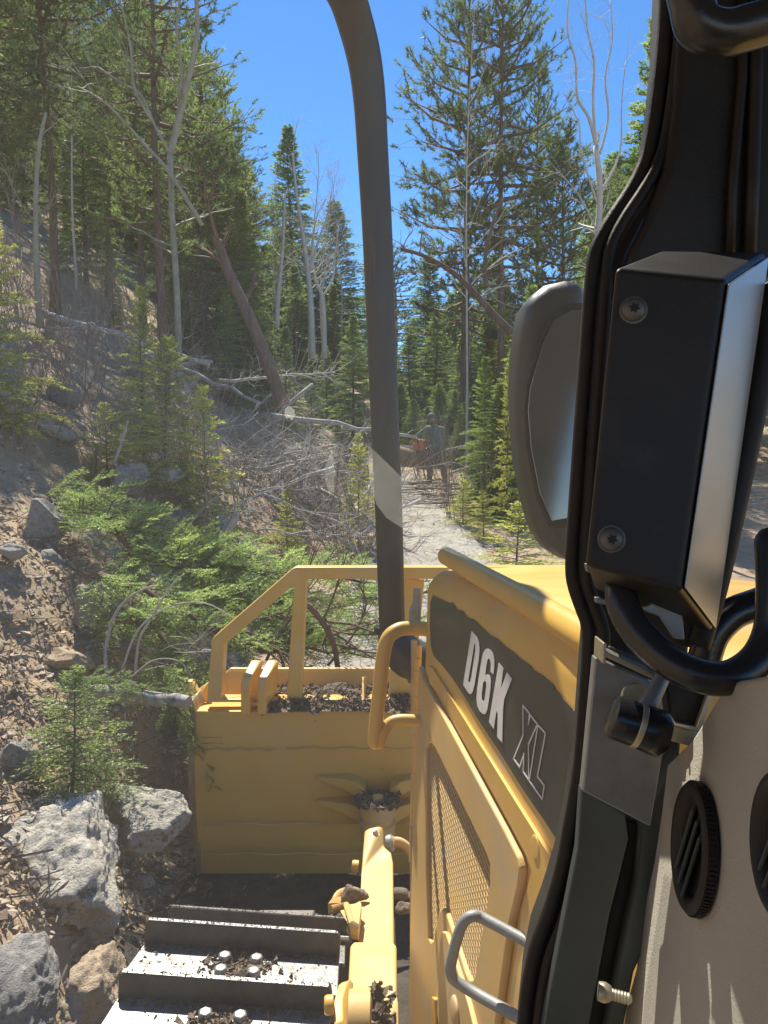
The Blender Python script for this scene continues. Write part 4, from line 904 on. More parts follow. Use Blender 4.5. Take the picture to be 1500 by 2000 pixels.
# --- lift cylinder cover
g = G()
up = [P(712, 1622, 3.05), P(722, 1616, 3.05), P(741, 1612, 3.05), P(749, 1616, 3.05), P(750, 1652, 3.0), P(764, 1664, 2.95), P(768, 1684, 2.9), P(770, 1872, 2.25), P(698, 1872, 2.25), P(706, 1700, 2.85)]
g.slab(up, Vector((0, .03, -.13))); M['pale'] = mat('sun_bleached_yellow', (.60, .39, .12), (.65, .44, .15), 4, .5, 0, .0003, 120, spots=[((.44, .36, .24), 5, .55, .2), ((.13, .10, .07), 50, .67, .03)])
cyl = part('cylinder_cover', g, 'pale', bevel=.009, seg=3)
g = G(); g.slab([P(684, 1846, 2.22), P(690, 1838, 2.24), P(768, 1838, 2.24), P(775, 1846, 2.22), P(777, 2060, 1.72), P(672, 2060, 1.72)], Vector((0, .03, -.14))); part('lower_cover_box', g, 'pale', cyl, bevel=.01, seg=3)
for (x, y, d, s) in ((735, 1632, 3.02, .011),):
    g = G(); n_ = (up[0] - up[2]).cross(up[7] - up[2]).normalized(); n_ = n_ if n_.z > 0 else -n_; g.lathe(P(x, y, d), n_, [(s * 1.5, -.004), (s * 1.5, .003), (s, .004), (s, .02), (s * .8, .023)], 6); part('bolt', g, 'bolt', cyl)
g = G(); g.lathe(P(700, 1692, 2.9), (-1, 0, .1), [(.022, 0), (.022, .02), (.018, .026)], 16); part('side_pin', g, 'yellow', cyl, smooth='auto')
g = G(); g.lathe(P(754, 1648, 3.04), (1, 0, .1), [(.03, 0), (.034, .012), (.034, .022), (.026, .034), (.012, .04)], 20); part('hose_fitting', g, 'plate', cyl, smooth='auto')
q = smooth_path([P(766, 1644, 3.02), P(780, 1645, 3.04), P(794, 1654, 3.06), P(806, 1672, 3.08), P(820, 1700, 3.1)], 10)
g = G(); g.tube(q, [.017 + .0028 * (i % 2) for i in range(len(q))], 12); part('wrapped_hose', g, 'yellow_dusty', cyl, smooth='auto')
# yoke ears and pivot at the bottom
g = G(); g.slab([P(664, 2060, 1.74), P(652, 2000, 1.78), P(652, 1955, 1.84), P(660, 1925, 1.9), P(668, 1918, 1.92), P(674, 1925, 1.92), P(676, 2060, 1.74)], Vector((.022, .01, 0))); g.lathe(P(652, 1962, 1.82), (-1, -.1, 0), [(.022, 0), (.022, .018), (.018, .024)], 16); part('yoke_ear', g, 'yellow', cyl, bevel=.003)
g = G(); g.slab([P(758, 2060, 1.74), P(757, 1960, 1.84), P(762, 1926, 1.9), P(772, 1926, 1.9), P(778, 1960, 1.84), P(779, 2060, 1.74)], Vector((0, .03, -.02))); part('yoke_ear', g, 'yellow', cyl, bevel=.003)
g = G(); c = P(715, 1985, 1.74); g.lathe(c + Vector((-.045, 0, -.01)), (1, 0, 0), [(.035, 0), (.062, .004), (.065, .02), (.065, .055), (.055, .06)], 28); g.lathe(P(700, 1957, 1.745), (.1, -.85, .5), [(.018, 0), (.018, .004), (.011, .005), (.011, -.004)], 16); part('pivot_bearing', g, 'yellow_dusty', cyl, smooth='auto')
g = G(); R_ = random.Random(14)
for (x, y, d, n_, sp) in ((742, 1960, 1.76, 70, .02), (740, 1995, 1.72, 60, .02)):
    for i in range(n_):
        p = P(x, y, d) + Vector((R_.gauss(0, sp * .6), R_.gauss(0, sp), R_.gauss(0, sp))); s = R_.uniform(.005, .014)
        g.add([(p.x + s * R_.gauss(0, .8), p.y + s * R_.gauss(0, .8), p.z + s * R_.gauss(0, .6)) for _ in range(6)], [(0, 2, 4), (2, 1, 4), (1, 3, 4), (3, 0, 4), (2, 0, 5), (1, 2, 5), (3, 1, 5), (0, 3, 5)])
tag(part('pivot_dirt', g, 'dirt', cyl, fixn=False), kind='stuff')
# --- track
TX = (P(650, 1930, 1.95) - P(232, 1900, 1.96)).normalized()  # along a shoe, left to right
def shoe(pr_, ang, idx, L=.565):
    """pr_ = left end of the grouser tip, ang = tilt of the plate about the shoe"""
    X = TX; Rm = Matrix.Rotation(ang, 3, X); Y = Rm @ (FW - X * FW.dot(X)).normalized(); Z = X.cross(Y).normalized()
    o = pr_ - Z * .068; g = G()
    def q(x, y, z): return o + X * x + Y * y + Z * z
    g.slab([q(-.012, -.165, 0), q(L + .008, -.165, 0), q(L, .002, 0), q(0, .002, 0)], -Z * .014)
    s = part('track_shoe', g, 'shine', track, bevel=.003)
    g = G(); g.slab([q(.0, -.002, -.01), q(0, -.002, .052), q(.004, -.002, .063), q(.012, -.002, .068), q(L - .012, -.002, .068), q(L - .003, -.002, .062), q(L, -.002, .05), q(L, -.002, -.01)], Y * .017)
    R_ = random.Random(idx)
    part('grouser', g, 'grouser', s, bevel=.003)
    g = G(); g.slab([q(.008, 0, .0675), q(L - .01, 0, .0675), q(L - .01, .013, .0675), q(.008, .013, .0675)], Z * .002); part('grouser_tip', g, 'shine', s)
    for bx in (.245, .335):
        for by in (-.048, -.108):
            g = G(); g.lathe(q(bx - (by + .048) * .05, by, 0), Z, [(.0195, 0), (.0205, .004), (.0205, .011), (.017, .017), (.010, .0195)], 6); part('track_bolt', g, 'bolt', s, bevel=.002)
    g = G()
    for i in range(650):
        m = R_.random()
        if m < .40: x, y, z = .29 + R_.gauss(0, .05), -.07 + R_.gauss(0, .035), .004; s_ = R_.uniform(.003, .011)
        elif m < .6: x, y, z = R_.uniform(0, L), -.006 - abs(R_.gauss(0, .012)), .003; s_ = R_.uniform(.002, .008)
        elif m < .85: x, y, z = R_.uniform(0, L), R_.uniform(0, .014), .070; s_ = R_.uniform(.0012, .0035)
        else: x, y, z = R_.uniform(0, L), R_.uniform(-.16, 0), .001; s_ = R_.uniform(.002, .005)
        p = q(min(max(x, 0), L), max(y, -.16), z)
        g.add([tuple(p + Vector((R_.gauss(0, .8), R_.gauss(0, .8), R_.gauss(0, .6))) * s_) for _ in range(6)], [(0, 2, 4), (2, 1, 4), (1, 3, 4), (3, 0, 4), (2, 0, 5), (1, 2, 5), (3, 1, 5), (0, 3, 5)])
    tag(part('shoe_dirt', g, 'dirt', s, fixn=False), kind='stuff')
track = empty('track', (0, 0, 0)); track.parent = DZ; track.location = -DZ.location
shoe(P(330, 1770, 2.34), math.radians(-16), 1)
shoe(P(284, 1797, 2.13), math.radians(-4), 2)
shoe(P(232, 1899, 1.95), math.radians(0), 3)
shoe(P(170, 2014, 1.79), math.radians(0), 4)
sh_l = P(170, 2014, 1.79)
shoe(sh_l + Vector((0, -.172, .0)), 0, 5)
for k, (dy, dz, an) in enumerate(((.13, -.12, -50), (.19, -.28, -80), (.19, -.45, -100))): shoe(P(330, 1770, 2.34) + Vector((0, dy, dz)), math.radians(an), 6 + k)
g = G(); c0 = P(500, 1900, 2.05); g.box(c0 + Vector((.02, -.3, -.30)), (.20, 1.6, .34)); g.lathe(P(420, 1950, 2.2) + Vector((0, 0, -.2)), (1, 0, -.04), [(.1, 0), (.30, .01), (.30, .03), (.26, .04), (.26, .16), (.30, .17), (.30, .19), (.1, .2)], 40)
part('track_frame', g, 'grouser', bevel=.01)
g = G(); g.box(P(745, 1950, 2.2) + Vector((0, -.2, -.25)), (.10, 1.8, .12)); g.box((.62, .4, .75), (.9, 3.2, .5)); part('main_frame', g, 'yellow_dusty', bevel=.01)
g = G(); q = smooth_path([P(650, 1770, 2.5), P(662, 1745, 2.55), P(690, 1738, 2.6), P(712, 1750, 2.6)], 4); g.tube(q, .012, 6); g.tube([P(648, 1775, 2.4), P(676, 1768, 2.42), P(688, 1805, 2.3), P(700, 1812, 2.3)], [.012] * 4, 6); g.slab([P(640, 1765, 2.45), P(652, 1750, 2.5), P(672, 1764, 2.5), P(664, 1778, 2.4), P(684, 1812, 2.3), P(700, 1815, 2.3), P(706, 1765, 2.45), P(690, 1735, 2.6)], Vector((0, .02, -.05)))
part('frame_guard', g, 'yellow_dusty', bevel=.004)
gc = G()
for k, (x, y, d, s) in enumerate([(684, 1752, 2.5, .034), (704, 1748, 2.6, .024), (662, 1790, 2.4, .022), (785, 1745, 2.7, .03), (790, 1775, 2.55, .025)]):
    gc.merge(rock_g(200 + k, 3, (1, .8, .8), .3), Matrix.Translation(P(x, y, d)) @ Matrix.Diagonal((s, s, s, 1)))
tag(part('dirt_clods', gc, 'dirt', fixn=False, smooth=True), kind='stuff')
#CAB
# --- cab: pillar, cover box, latch, handles, dash, glass, roof
def sl(name, pts, d, th, m, parent=DZ, bevel=.002, holes=(), seg=2):
    g = G(); g.slab(px3(pts, d), FW * th, [px3(h, d) for h in holes]); return part(name, g, m, parent, bevel=bevel, seg=seg)
edge = [(1292, -120), (1288, 0), (1284, 80), (1272, 190), (1256, 290), (1238, 340), (1215, 382), (1186, 425), (1163, 465), (1150, 500), (1143, 560), (1133, 700), (1122, 850), (1112, 1000), (1106, 1090), (1108, 1135), (1122, 1180), (1135, 1215), (1139, 1250), (1133, 1350), (1122, 1490), (1104, 1600), (1084, 1705), (1058, 1790), (1034, 1855), (1018, 1940), (1006, 2060)]
inner = [(x + (34 if y < 300 else 30), y + 2) for x, y in edge]
pil = sl('cab_pillar', [(x + 24, y) for x, y in edge] + [(1040, 2080), (1560, 2080), (1180, 1900), (1230, 1560), (1330, 1480), (1350, 1240), (1400, 1000), (1440, 800), (1470, 640), (1500, 520), (1560, 520), (1560, -120)][2:], .60, .05, 'black', bevel=.004)
g = G(); q = smooth_path(px3([(x + 14, y) for x, y in edge], .555), 3); g.tube(q, .0062, 10); g.tube([p + Vector((.0075, -.010, 0)) for p in q], .0046, 8); part('window_seal', g, 'rubber', pil, smooth=True)
g = G(); q = smooth_path(px3([(x + 30, y) for x, y in edge], .56), 3); g.tube(q, .0085, 8); part('pillar_lip', g, 'black', pil, smooth=True)
sl('pillar_panel', [(1335, -120), (1328, 60), (1318, 200), (1300, 330), (1262, 430), (1225, 500), (1230, 540), (1560, 540), (1560, -120)], .535, .02, 'black', pil, .006)
for x0, x1, r_ in ((1452, 1432, .0035), (1478, 1470, .005)):
    g = G(); g.tube(px3([(x0, -60), (x0 - 2, 150), (x1, 350), (x1 - 6, 500)], .53), r_, 8); part('pillar_ridge', g, 'black', pil, smooth=True)
# cover box
g = G(); v = [P(1200, 523, .430), P(1418, 545, .418), P(1330, 1156, .418), P(1143, 1104, .430), P(1288, 490, .505), P(1498, 492, .492), P(1392, 1236, .492), P(1160, 1150, .52)]
g.add([tuple(p) for p in v], [(0, 1, 2, 3), (4, 5, 1, 0), (1, 5, 6, 2), (3, 2, 6, 7), (0, 3, 7, 4), (4, 7, 6, 5)])
boxm = mat('satin_black_plastic', (.018, .016, .014), (.028, .025, .022), 8, .45, 0, .0002, 400, rr=.09, spec=.28, spots=((.045, .043, .04), 7, .6, .25)); M['satin'] = boxm
box = part('cover_box', g, 'satin', pil, bevel=.0035, seg=4)
gs = G(); bs = (v[5] - v[1]).cross(v[2] - v[1]).normalized(); bs = bs if bs.x > 0 else -bs; cc_ = (v[1] + v[5] + v[6] + v[2]) / 4
gs.slab([cc_ + (q_ - cc_) * .97 + bs * .0008 for q_ in (v[1], v[5], v[6], v[2])], bs * .0012); part('box_side_reflection', gs, 'side_reflection', box, bevel=.0008)
bn = (v[1] - v[0]).cross(v[3] - v[0]).normalized(); bn = bn if bn.y < 0 else -bn
def boxpt(x, y): return RP(x, y, v[0], bn)
for (x, y) in ((1237, 606), (1194, 1053)):
    c = boxpt(x, y) + bn * -.0002; g = G(); R0 = .0069
    g.lathe(c, bn, [(R0 * 1.15, 0), (R0 * 1.15, .0008), (R0, .0010), (R0 * .96, .0025), (R0 * .8, .0041), (R0 * .55, .0050), (R0 * .3, .0053), (0.0001, .0054)], 28)
    s_ = part('screw', g, 'screwm', box, smooth='auto')
    g = G(); u = bn.orthogonal().normalized(); w_ = bn.cross(u); g.slab([c + bn * .0056 + (u * math.cos(k * math.pi / 6) + w_ * math.sin(k * math.pi / 6)) * (.0033 if k % 2 == 0 else .0019) for k in range(12)], bn * .0001); part('screw_socket', g, 'rubber', s_)
# light strips of metal seen below the box
sl('box_tab', [(1143, 1100), (1200, 1115), (1192, 1130), (1146, 1117)], .50, .004, 'plate', pil, .001)
sl('box_tab', [(1162, 1166), (1184, 1170), (1184, 1182), (1164, 1178)], .51, .004, 'plate', pil, .001)
sl('hinge_plate', [(1268, 1138), (1330, 1158), (1338, 1250), (1318, 1248), (1290, 1205), (1262, 1195), (1256, 1186), (1270, 1180), (1277, 1168), (1272, 1156), (1257, 1150)], .475, .004, 'plate', pil, .001)
# right window seal and windshield
g = G(); q = smooth_path(px3([(1512, 560), (1492, 700), (1462, 850), (1430, 1000), (1395, 1150), (1362, 1262)], .50), 4); g.tube(q, [.0085] * len(q), 10); g.tube([p + Vector((-.009, .004, 0)) for p in q], .006, 8); part('windshield_seal', g, 'rubber', pil, smooth=True)
# lower grab handle and its second leg
rail('grab_handle', [(1216, 1120, .475), (1214, 1170, .46), (1232, 1215, .45), (1270, 1262, .44), (1320, 1300, .43), (1375, 1322, .425), (1430, 1322, .425), (1478, 1290, .43), (1506, 1235, .435), (1512, 1160, .44), (1508, 1060, .45)], .44, .0100, 'tubeblk', sides=20, parent=pil)
rail('handle_leg', [(1375, 1290, .53), (1392, 1240, .53), (1430, 1200, .53), (1480, 1180, .53), (1560, 1150, .53)], .5, .0115, 'tubeblk', sides=18, parent=pil)
rail('overhead_handle', [(1336, -60, .40), (1350, 0, .40), (1364, 48, .40), (1410, 66, .40), (1470, 52, .40), (1570, 20, .40)], .4, .0118, 'tubeblk', sides=20, parent=pil)
# latch
lp = sl('latch_plate', [(1163, 1284), (1292, 1342), (1302, 1440), (1271, 1616), (1138, 1546), (1150, 1420)], .495, .010, 'plate', pil, .0015)
g = G(); g.slab(px3([(1178, 1255), (1186, 1258), (1184, 1272), (1279, 1316), (1278, 1328), (1184, 1284), (1184, 1298), (1176, 1296)], .475), FW * .02); part('latch_bracket', g, 'zinc', lp, bevel=.001)
sl('latch_bracket_face', [(1190, 1262), (1282, 1300), (1280, 1316), (1190, 1274)], .50, .004, 'dgrey', lp, .001)
g = G(); g.lathe(P(1240, 1362, .485), (0, -1, .1), [(.0095, 0), (.0098, .002), (.0095, .004), (.004, .0045)], 28); part('washer', g, 'zinc', lp, smooth='auto')
a, b = P(1192, 1397, .455), P(1298, 1436, .45); ax = (b - a).normalized(); ln = (b - a).length; g = G()
g.lathe(a, ax, [(.010, 0), (.0128, .0015), (.0135, .004), (.0135, ln * .47)], 32); g.lathe(a, ax, [(.0137, ln * .56), (.0143, ln * .75), (.0143, ln - .002), (.012, ln + .001), (.005, ln + .0015)], 32); kn = part('latch_knob', g, 'tubeblk', lp, smooth='auto')
g = G(); g.lathe(a, ax, [(.0139, ln * .46), (.0142, ln * .47), (.0142, ln * .555), (.0139, ln * .565)], 32); part('knob_ring', g, 'zinc', kn, smooth='auto')
g = G(); g.tube(px3([(1304, 1290, .48), (1290, 1330, .47), (1270, 1370, .462), (1250, 1400, .455)], .47), [.0048, .005, .0055, .006], 12); part('latch_lever', g, 'plate', lp, smooth=True)
sl('catch_block', [(1300, 1330), (1390, 1300), (1398, 1330), (1366, 1425), (1310, 1410)], .50, .03, 'black', lp, .002)
sl('catch_rim', [(1384, 1306), (1396, 1310), (1400, 1335), (1372, 1426), (1366, 1432), (1312, 1416), (1314, 1410), (1360, 1420), (1390, 1335)], .494, .004, 'zinc', lp, .0008)
sl('catch_foot', [(1314, 1416), (1368, 1432), (1356, 1460), (1310, 1448)], .50, .02, 'zinc', lp, .001)
# lower pillar
sl('lower_plate', [(1136, 1540), (1222, 1592), (1228, 1640), (1190, 1790), (1136, 2080), (1050, 2080), (1070, 1960), (1100, 1800), (1128, 1660)], .53, .01, 'dgrey', pil, .0015)
sl('lower_channel', [(1222, 1600), (1256, 1612), (1248, 1700), (1206, 1900), (1180, 2080), (1136, 2080), (1190, 1790), (1228, 1640)], .56, .02, 'rubber', pil, .002)
sl('lower_trim', [(1256, 1590), (1330, 1470), (1330, 1600), (1262, 1850), (1240, 1900), (1206, 2080), (1172, 2080), (1206, 1900), (1244, 1720)], .55, .02, 'dgrey', pil, .003)
g = G(); c = P(1168, 1935, .535); d = Vector((.95, -.25, -.1)).normalized(); g.lathe(c, d, [(.0062, 0), (.0068, .003), (.0068, .005), (.0055, .0085), (.0040, .0095)] + [(.0036 if i % 2 else .0042, .010 + i * .0011) for i in range(12)] + [(.002, .0235)], 16); part('threaded_bolt', g, 'zinc', pil, smooth='auto')
# dash panel and round vents
DN = Vector((-.985, .15, .10)).normalized(); DC = P(1350, 1658, .46)
def Dp(x, y, off=0): return RP(x, y, DC + DN * off, DN)
g = G(); g.slab([Dp(1302, 1490), Dp(1352, 1440), Dp(1420, 1330), Dp(1540, 1310), Dp(1600, 1300), Dp(1600, 2100), Dp(1204, 2100), Dp(1222, 1960), Dp(1242, 1885), Dp(1246, 1820), Dp(1276, 1680), Dp(1290, 1590)], -DN * .03); dash = part('dash_panel', g, 'beige', bevel=.004, seg=3)
def vent(c, r, parent):
    g = G(); ax = DN
    prof = [(r * .74, .004), (r * .78, .0065), (r * .86, .0080), (r * .96, .0075), (r, .0060), (r, .000)]
    g.lathe(c, ax, [(r * .72, .003)] + prof, 64); v_ = part('air_vent', g, 'black', parent, smooth='auto')
    g = G(); u = ax.orthogonal().normalized(); w_ = ax.cross(u)
    for k in range(90):
        a = 2 * math.pi * k / 90; rd = u * math.cos(a) + w_ * math.sin(a); tg = ax.cross(rd); p = c + rd * r
        g.slab([p + tg * .0007 + ax * .001, p - tg * .0007 + ax * .001, p - tg * .0007 + ax * .0052, p + tg * .0007 + ax * .0052], rd * .0009)
    part('knurl', g, 'black', v_)
    up_ = (Vector((0, 0, 1)) - ax * ax.z).normalized(); sd_ = ax.cross(up_)
    for k, off in enumerate((-.34, 0.0, .34)):
        g = G(); hw = r * .70 * math.sqrt(1 - off * off); cc = c + (up_ * .35 + sd_ * .94).normalized() * (off * r * .8) + ax * .003
        di = (up_ * .94 - sd_ * .35).normalized(); nn = ax.cross(di)
        g.slab([cc - di * hw - nn * .006 + ax * .004, cc + di * hw - nn * .006 + ax * .004, cc + di * hw + nn * .005 - ax * .003, cc - di * hw + nn * .005 - ax * .003], ax * .0022); part('louvre', g, 'dgrey', v_, bevel=.0006)
    g = G(); g.lathe(c, ax, [(.001, .0005), (r * .74, .0005), (r * .74, .001), (.001, .001)], 40); part('vent_back', g, 'rubber', v_)
vent(Dp(1366, 1656, .001), .037, dash)
vent(Dp(1548, 1652, .001), .031, dash)
M['mirrorf'] = mat('dusty_mirror_face', (.20, .21, .21), (.30, .31, .31), 5, .16, .85, 0, 100, rr=.06)
# outside mirror housing
MO = [(1150, 538), (1108, 541), (1070, 550), (1044, 570), (1026, 595), (1018, 640), (1012, 690), (1010, 760), (1012, 830), (1019, 900), (1030, 960), (1042, 1010), (1055, 1045), (1075, 1075), (1102, 1095), (1160, 1105)]
MH = [(1068, 735), (1056, 755), (1050, 790), (1054, 830), (1062, 880), (1072, 925), (1086, 955), (1108, 968), (1150, 975), (1150, 735)]
mm = sl('side_mirror', MO, .92, .09, 'mirrorg', bevel=.024, seg=5)
gq = G(); gq.slab(px3([(1150, 590), (1112, 592), (1080, 612), (1056, 660), (1038, 718), (1028, 756), (1024, 800), (1030, 880), (1048, 970), (1074, 1030), (1110, 1030), (1150, 1036)], .912), FW * .01); part('mirror_seal', gq, 'rubber', mm, bevel=.003)
gq = G(); gq.slab(px3([(1150, 604), (1116, 606), (1084, 624), (1062, 668), (1045, 724), (1035, 760), (1031, 802), (1037, 878), (1054, 962), (1078, 1018), (1112, 1012), (1150, 1018)], .909), FW * .004); part('mirror_glass', gq, 'mirrorf', mm, bevel=.001)
# glass
def glass(name, dust_or_reflection, tint=(.97, .985, .98), rough=.0):
    m = bpy.data.materials.new(name); m.use_nodes = True; N = m.node_tree.nodes; Lk = m.node_tree.links; N.remove(N['Principled BSDF']); o = N['Material Output']
    t = N.new('ShaderNodeBsdfTransparent'); t.inputs[0].default_value = (*tint, 1); gl = N.new('ShaderNodeBsdfGlossy'); gl.inputs['Roughness'].default_value = rough
    fr_ = N.new('ShaderNodeFresnel'); fr_.inputs[0].default_value = 1.2; m1 = N.new('ShaderNodeMixShader'); Lk.new(fr_.outputs[0], m1.inputs[0]); Lk.new(t.outputs[0], m1.inputs[1]); Lk.new(gl.outputs[0], m1.inputs[2])
    df = N.new('ShaderNodeBsdfTranslucent'); df.inputs[0].default_value = (.8, .78, .72, 1); d2 = N.new('ShaderNodeBsdfDiffuse'); d2.inputs[0].default_value = (.8, .78, .72, 1); m3 = N.new('ShaderNodeMixShader'); m3.inputs[0].default_value = .5; Lk.new(df.outputs[0], m3.inputs[1]); Lk.new(d2.outputs[0], m3.inputs[2])
    tc = N.new('ShaderNodeTexCoord'); nz = N.new('ShaderNodeTexNoise'); nz.inputs['Scale'].default_value = 1.6; nz.inputs['Detail'].default_value = 2; mp = N.new('ShaderNodeMapping'); mp.inputs['Rotation'].default_value = (0, .5, 0); mp.inputs['Scale'].default_value = (1, 1, .5)
    Lk.new(tc.outputs['Object'], mp.inputs[0]); Lk.new(mp.outputs[0], nz.inputs[0])
    mr = N.new('ShaderNodeMapRange'); mr.inputs['From Min'].default_value = .35; mr.inputs['From Max'].default_value = .75; mr.inputs['To Min'].default_value = dust_or_reflection * .7; mr.inputs['To Max'].default_value = dust_or_reflection * 1.35; Lk.new(nz.outputs[0], mr.inputs[0])
    sp = N.new('ShaderNodeTexNoise'); sp.inputs['Scale'].default_value = 900; sp.inputs['Detail'].default_value = 2; Lk.new(tc.outputs['Object'], sp.inputs[0])
    m4 = N.new('ShaderNodeMath'); m4.operation = 'MULTIPLY'; Lk.new(mr.outputs[0], m4.inputs[0]); r5 = N.new('ShaderNodeMapRange'); r5.inputs['From Min'].default_value = .3; r5.inputs['From Max'].default_value = .7; r5.inputs['To Min'].default_value = .9; r5.inputs['To Max'].default_value = 1.1; Lk.new(sp.outputs[0], r5.inputs[0]); Lk.new(r5.outputs[0], m4.inputs[1])
    m2 = N.new('ShaderNodeMixShader'); Lk.new(m4.outputs[0], m2.inputs[0]); Lk.new(m1.outputs[0], m2.inputs[1]); Lk.new(m3.outputs[0], m2.inputs[2]); Lk.new(m2.outputs[0], o.inputs['Surface']); return m
M['glass'] = glass('door_glass', .038); M['glass2'] = glass('dusty_reflection_windshield', .22)  # heavy windshield dust also stands in for the hazy reflection there
gp = [P(1300, -400, .59), P(1160, 480, .59), P(1120, 1100, .59), P(1146, 1250, .59), P(1120, 1500, .59), P(1050, 1850, .59), P(1010, 2300, .59), P(-300, 2300, .50), P(-300, -400, .50)]
# the pane is one flat sheet
pn = Vector((.14, -1, .0)).normalized(); p0 = P(1120, 1100, .59)
g = G(); g.add([tuple(RP(x, y, p0, pn)) for x, y in [(1325, -400), (1290, 100), (1190, 450), (1150, 520), (1120, 1100), (1150, 1250), (1132, 1500), (1060, 1850), (1020, 2300), (-400, 2300), (-400, -400)]], [tuple(range(11))]); part('door_glass', g, 'glass', fixn=False)
g = G(); g.add([tuple(P(x, y, .56)) for x, y in [(1510, 520), (1900, 520), (1900, 1320), (1350, 1320), (1366, 1260), (1430, 1000), (1470, 800)]], [tuple(range(7))]); part('windshield_glass', g, 'glass2', fixn=False)
def film(name, pts, dens, seed):  # thin pale patch on the pane, for smudges and a painted reflection
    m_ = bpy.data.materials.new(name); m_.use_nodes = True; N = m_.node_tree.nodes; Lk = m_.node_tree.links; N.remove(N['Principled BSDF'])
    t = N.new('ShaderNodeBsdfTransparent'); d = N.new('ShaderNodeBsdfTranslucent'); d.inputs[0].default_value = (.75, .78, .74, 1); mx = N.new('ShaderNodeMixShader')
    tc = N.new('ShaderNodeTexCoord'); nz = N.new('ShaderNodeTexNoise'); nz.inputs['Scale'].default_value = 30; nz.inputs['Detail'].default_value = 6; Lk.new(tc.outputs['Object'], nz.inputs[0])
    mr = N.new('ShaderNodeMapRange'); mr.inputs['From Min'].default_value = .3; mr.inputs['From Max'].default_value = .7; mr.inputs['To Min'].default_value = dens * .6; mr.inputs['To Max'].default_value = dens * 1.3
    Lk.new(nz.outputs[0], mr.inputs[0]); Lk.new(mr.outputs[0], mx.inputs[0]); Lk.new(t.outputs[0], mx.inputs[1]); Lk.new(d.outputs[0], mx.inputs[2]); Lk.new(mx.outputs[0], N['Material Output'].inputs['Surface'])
    g = G(); g.add([tuple(RP(x, y, p0 + pn * .0015, pn)) for x, y in pts], [tuple(range(len(pts)))]); M[name] = m_; return part('smear_or_reflection', g, name, dg_)
dg_ = [o for o in DZ.children if o.name == 'door_glass'][0]
film('painted_reflection', [(718, 868), (745, 893), (790, 938), (850, 988), (905, 1034), (948, 1072), (966, 1095), (925, 1096), (880, 1080), (835, 1058), (790, 1034), (755, 1012), (735, 985), (722, 940)], .13, 1)  # wedge-shaped reflection in the glass, painted as a pale translucent patch
def blob(cx, cy, rx, ry, sd):
    r_ = random.Random(sd); return [(cx + rx * math.cos(k * .42) * r_.uniform(.6, 1.1), cy + ry * math.sin(k * .42) * r_.uniform(.6, 1.1)) for k in range(15)]
film('dust_spot', blob(566, 806, 13, 16, 1), .35, 2); film('dust_spot_b', blob(645, 925, 11, 48, 2), .16, 3)
# roof, rear and side structure of the cab around the camera
g = G(); g.box((.35, -.38, CZ + .72), (1.9, 2.3, .06)); part('cab_roof', g, 'black', bevel=.01)
g = G(); g.box((.35, -1.5, CZ - .65), (1.7, .05, .6)); part('cab_rear_wall', g, 'beige', bevel=.01)
for x, y in ((-.52, -1.45), (1.22, -1.45), (1.22, .8)):
    g = G(); g.box((x, y, CZ - .3), (.09, .09, 2.0)); part('cab_post', g, 'black', bevel=.01)
g = G(); g.box((.35, -.4, CZ - 1.35), (1.7, 2.0, .06)); g.box((1.22, -.3, CZ - .9), (.05, 2.2, .9)); part('cab_floor', g, 'dgrey', bevel=.01)
g = G(); g.box((.1, -.62, CZ - .75), (.52, .5, .16)); g.box((.1, -.88, CZ - .35), (.5, .14, .75)); part('operator_seat', g, 'rubber', bevel=.04, seg=4)
# ------------------------------------------------------------ the person cutting the log, and the log
def skin_mesh(name, nodes, edges, m, parent=None, sub=2):
    me = bpy.data.meshes.new(name); me.from_pydata([n[0] for n in nodes], edges, []); o = bpy.data.objects.new(name, me); COL.objects.link(o)
    sk = o.modifiers.new('s', 'SKIN'); 
    for i, n in enumerate(nodes):
        r_ = n[1] if hasattr(n[1], '__len__') else (n[1], n[1]); me.skin_vertices[0].data[i].radius = r_
    me.skin_vertices[0].data[0].use_root = True
    ss = o.modifiers.new('u', 'SUBSURF'); ss.levels = sub; ss.render_levels = sub
    dg = bpy.context.evaluated_depsgraph_get(); dg.update(); ev = o.evaluated_get(dg); nm = bpy.data.meshes.new_from_object(ev); o.modifiers.clear(); o.data = nm
    for p in nm.polygons: p.use_smooth = True
    nm.materials.clear(); nm.materials.append(m); o.parent = parent; return o
PY_ = 19.5; px_ = pxy(853, PY_); pz = terr(px_, PY_)
pm = empty('person', (px_, PY_, pz), math.radians(12)); pm.scale = (1.06, 1.0, 1.0); tag(pm, 'person in dark green work jacket and grey trousers bending over a log, holding a chainsaw', 'person')
skinm = mat('skin', (.42, .24, .16), (.50, .29, .20), 8, .6); jac = mat('jacket_cloth', (.10, .15, .125), (.16, .21, .18), 8, .85, 0, .01, 14); tro = mat('trouser_cloth', (.085, .09, .075), (.13, .135, .115), 8, .85, 0, .01, 14); capm = mat('grey_cap', (.10, .11, .12), (.16, .17, .18), 10, .8)
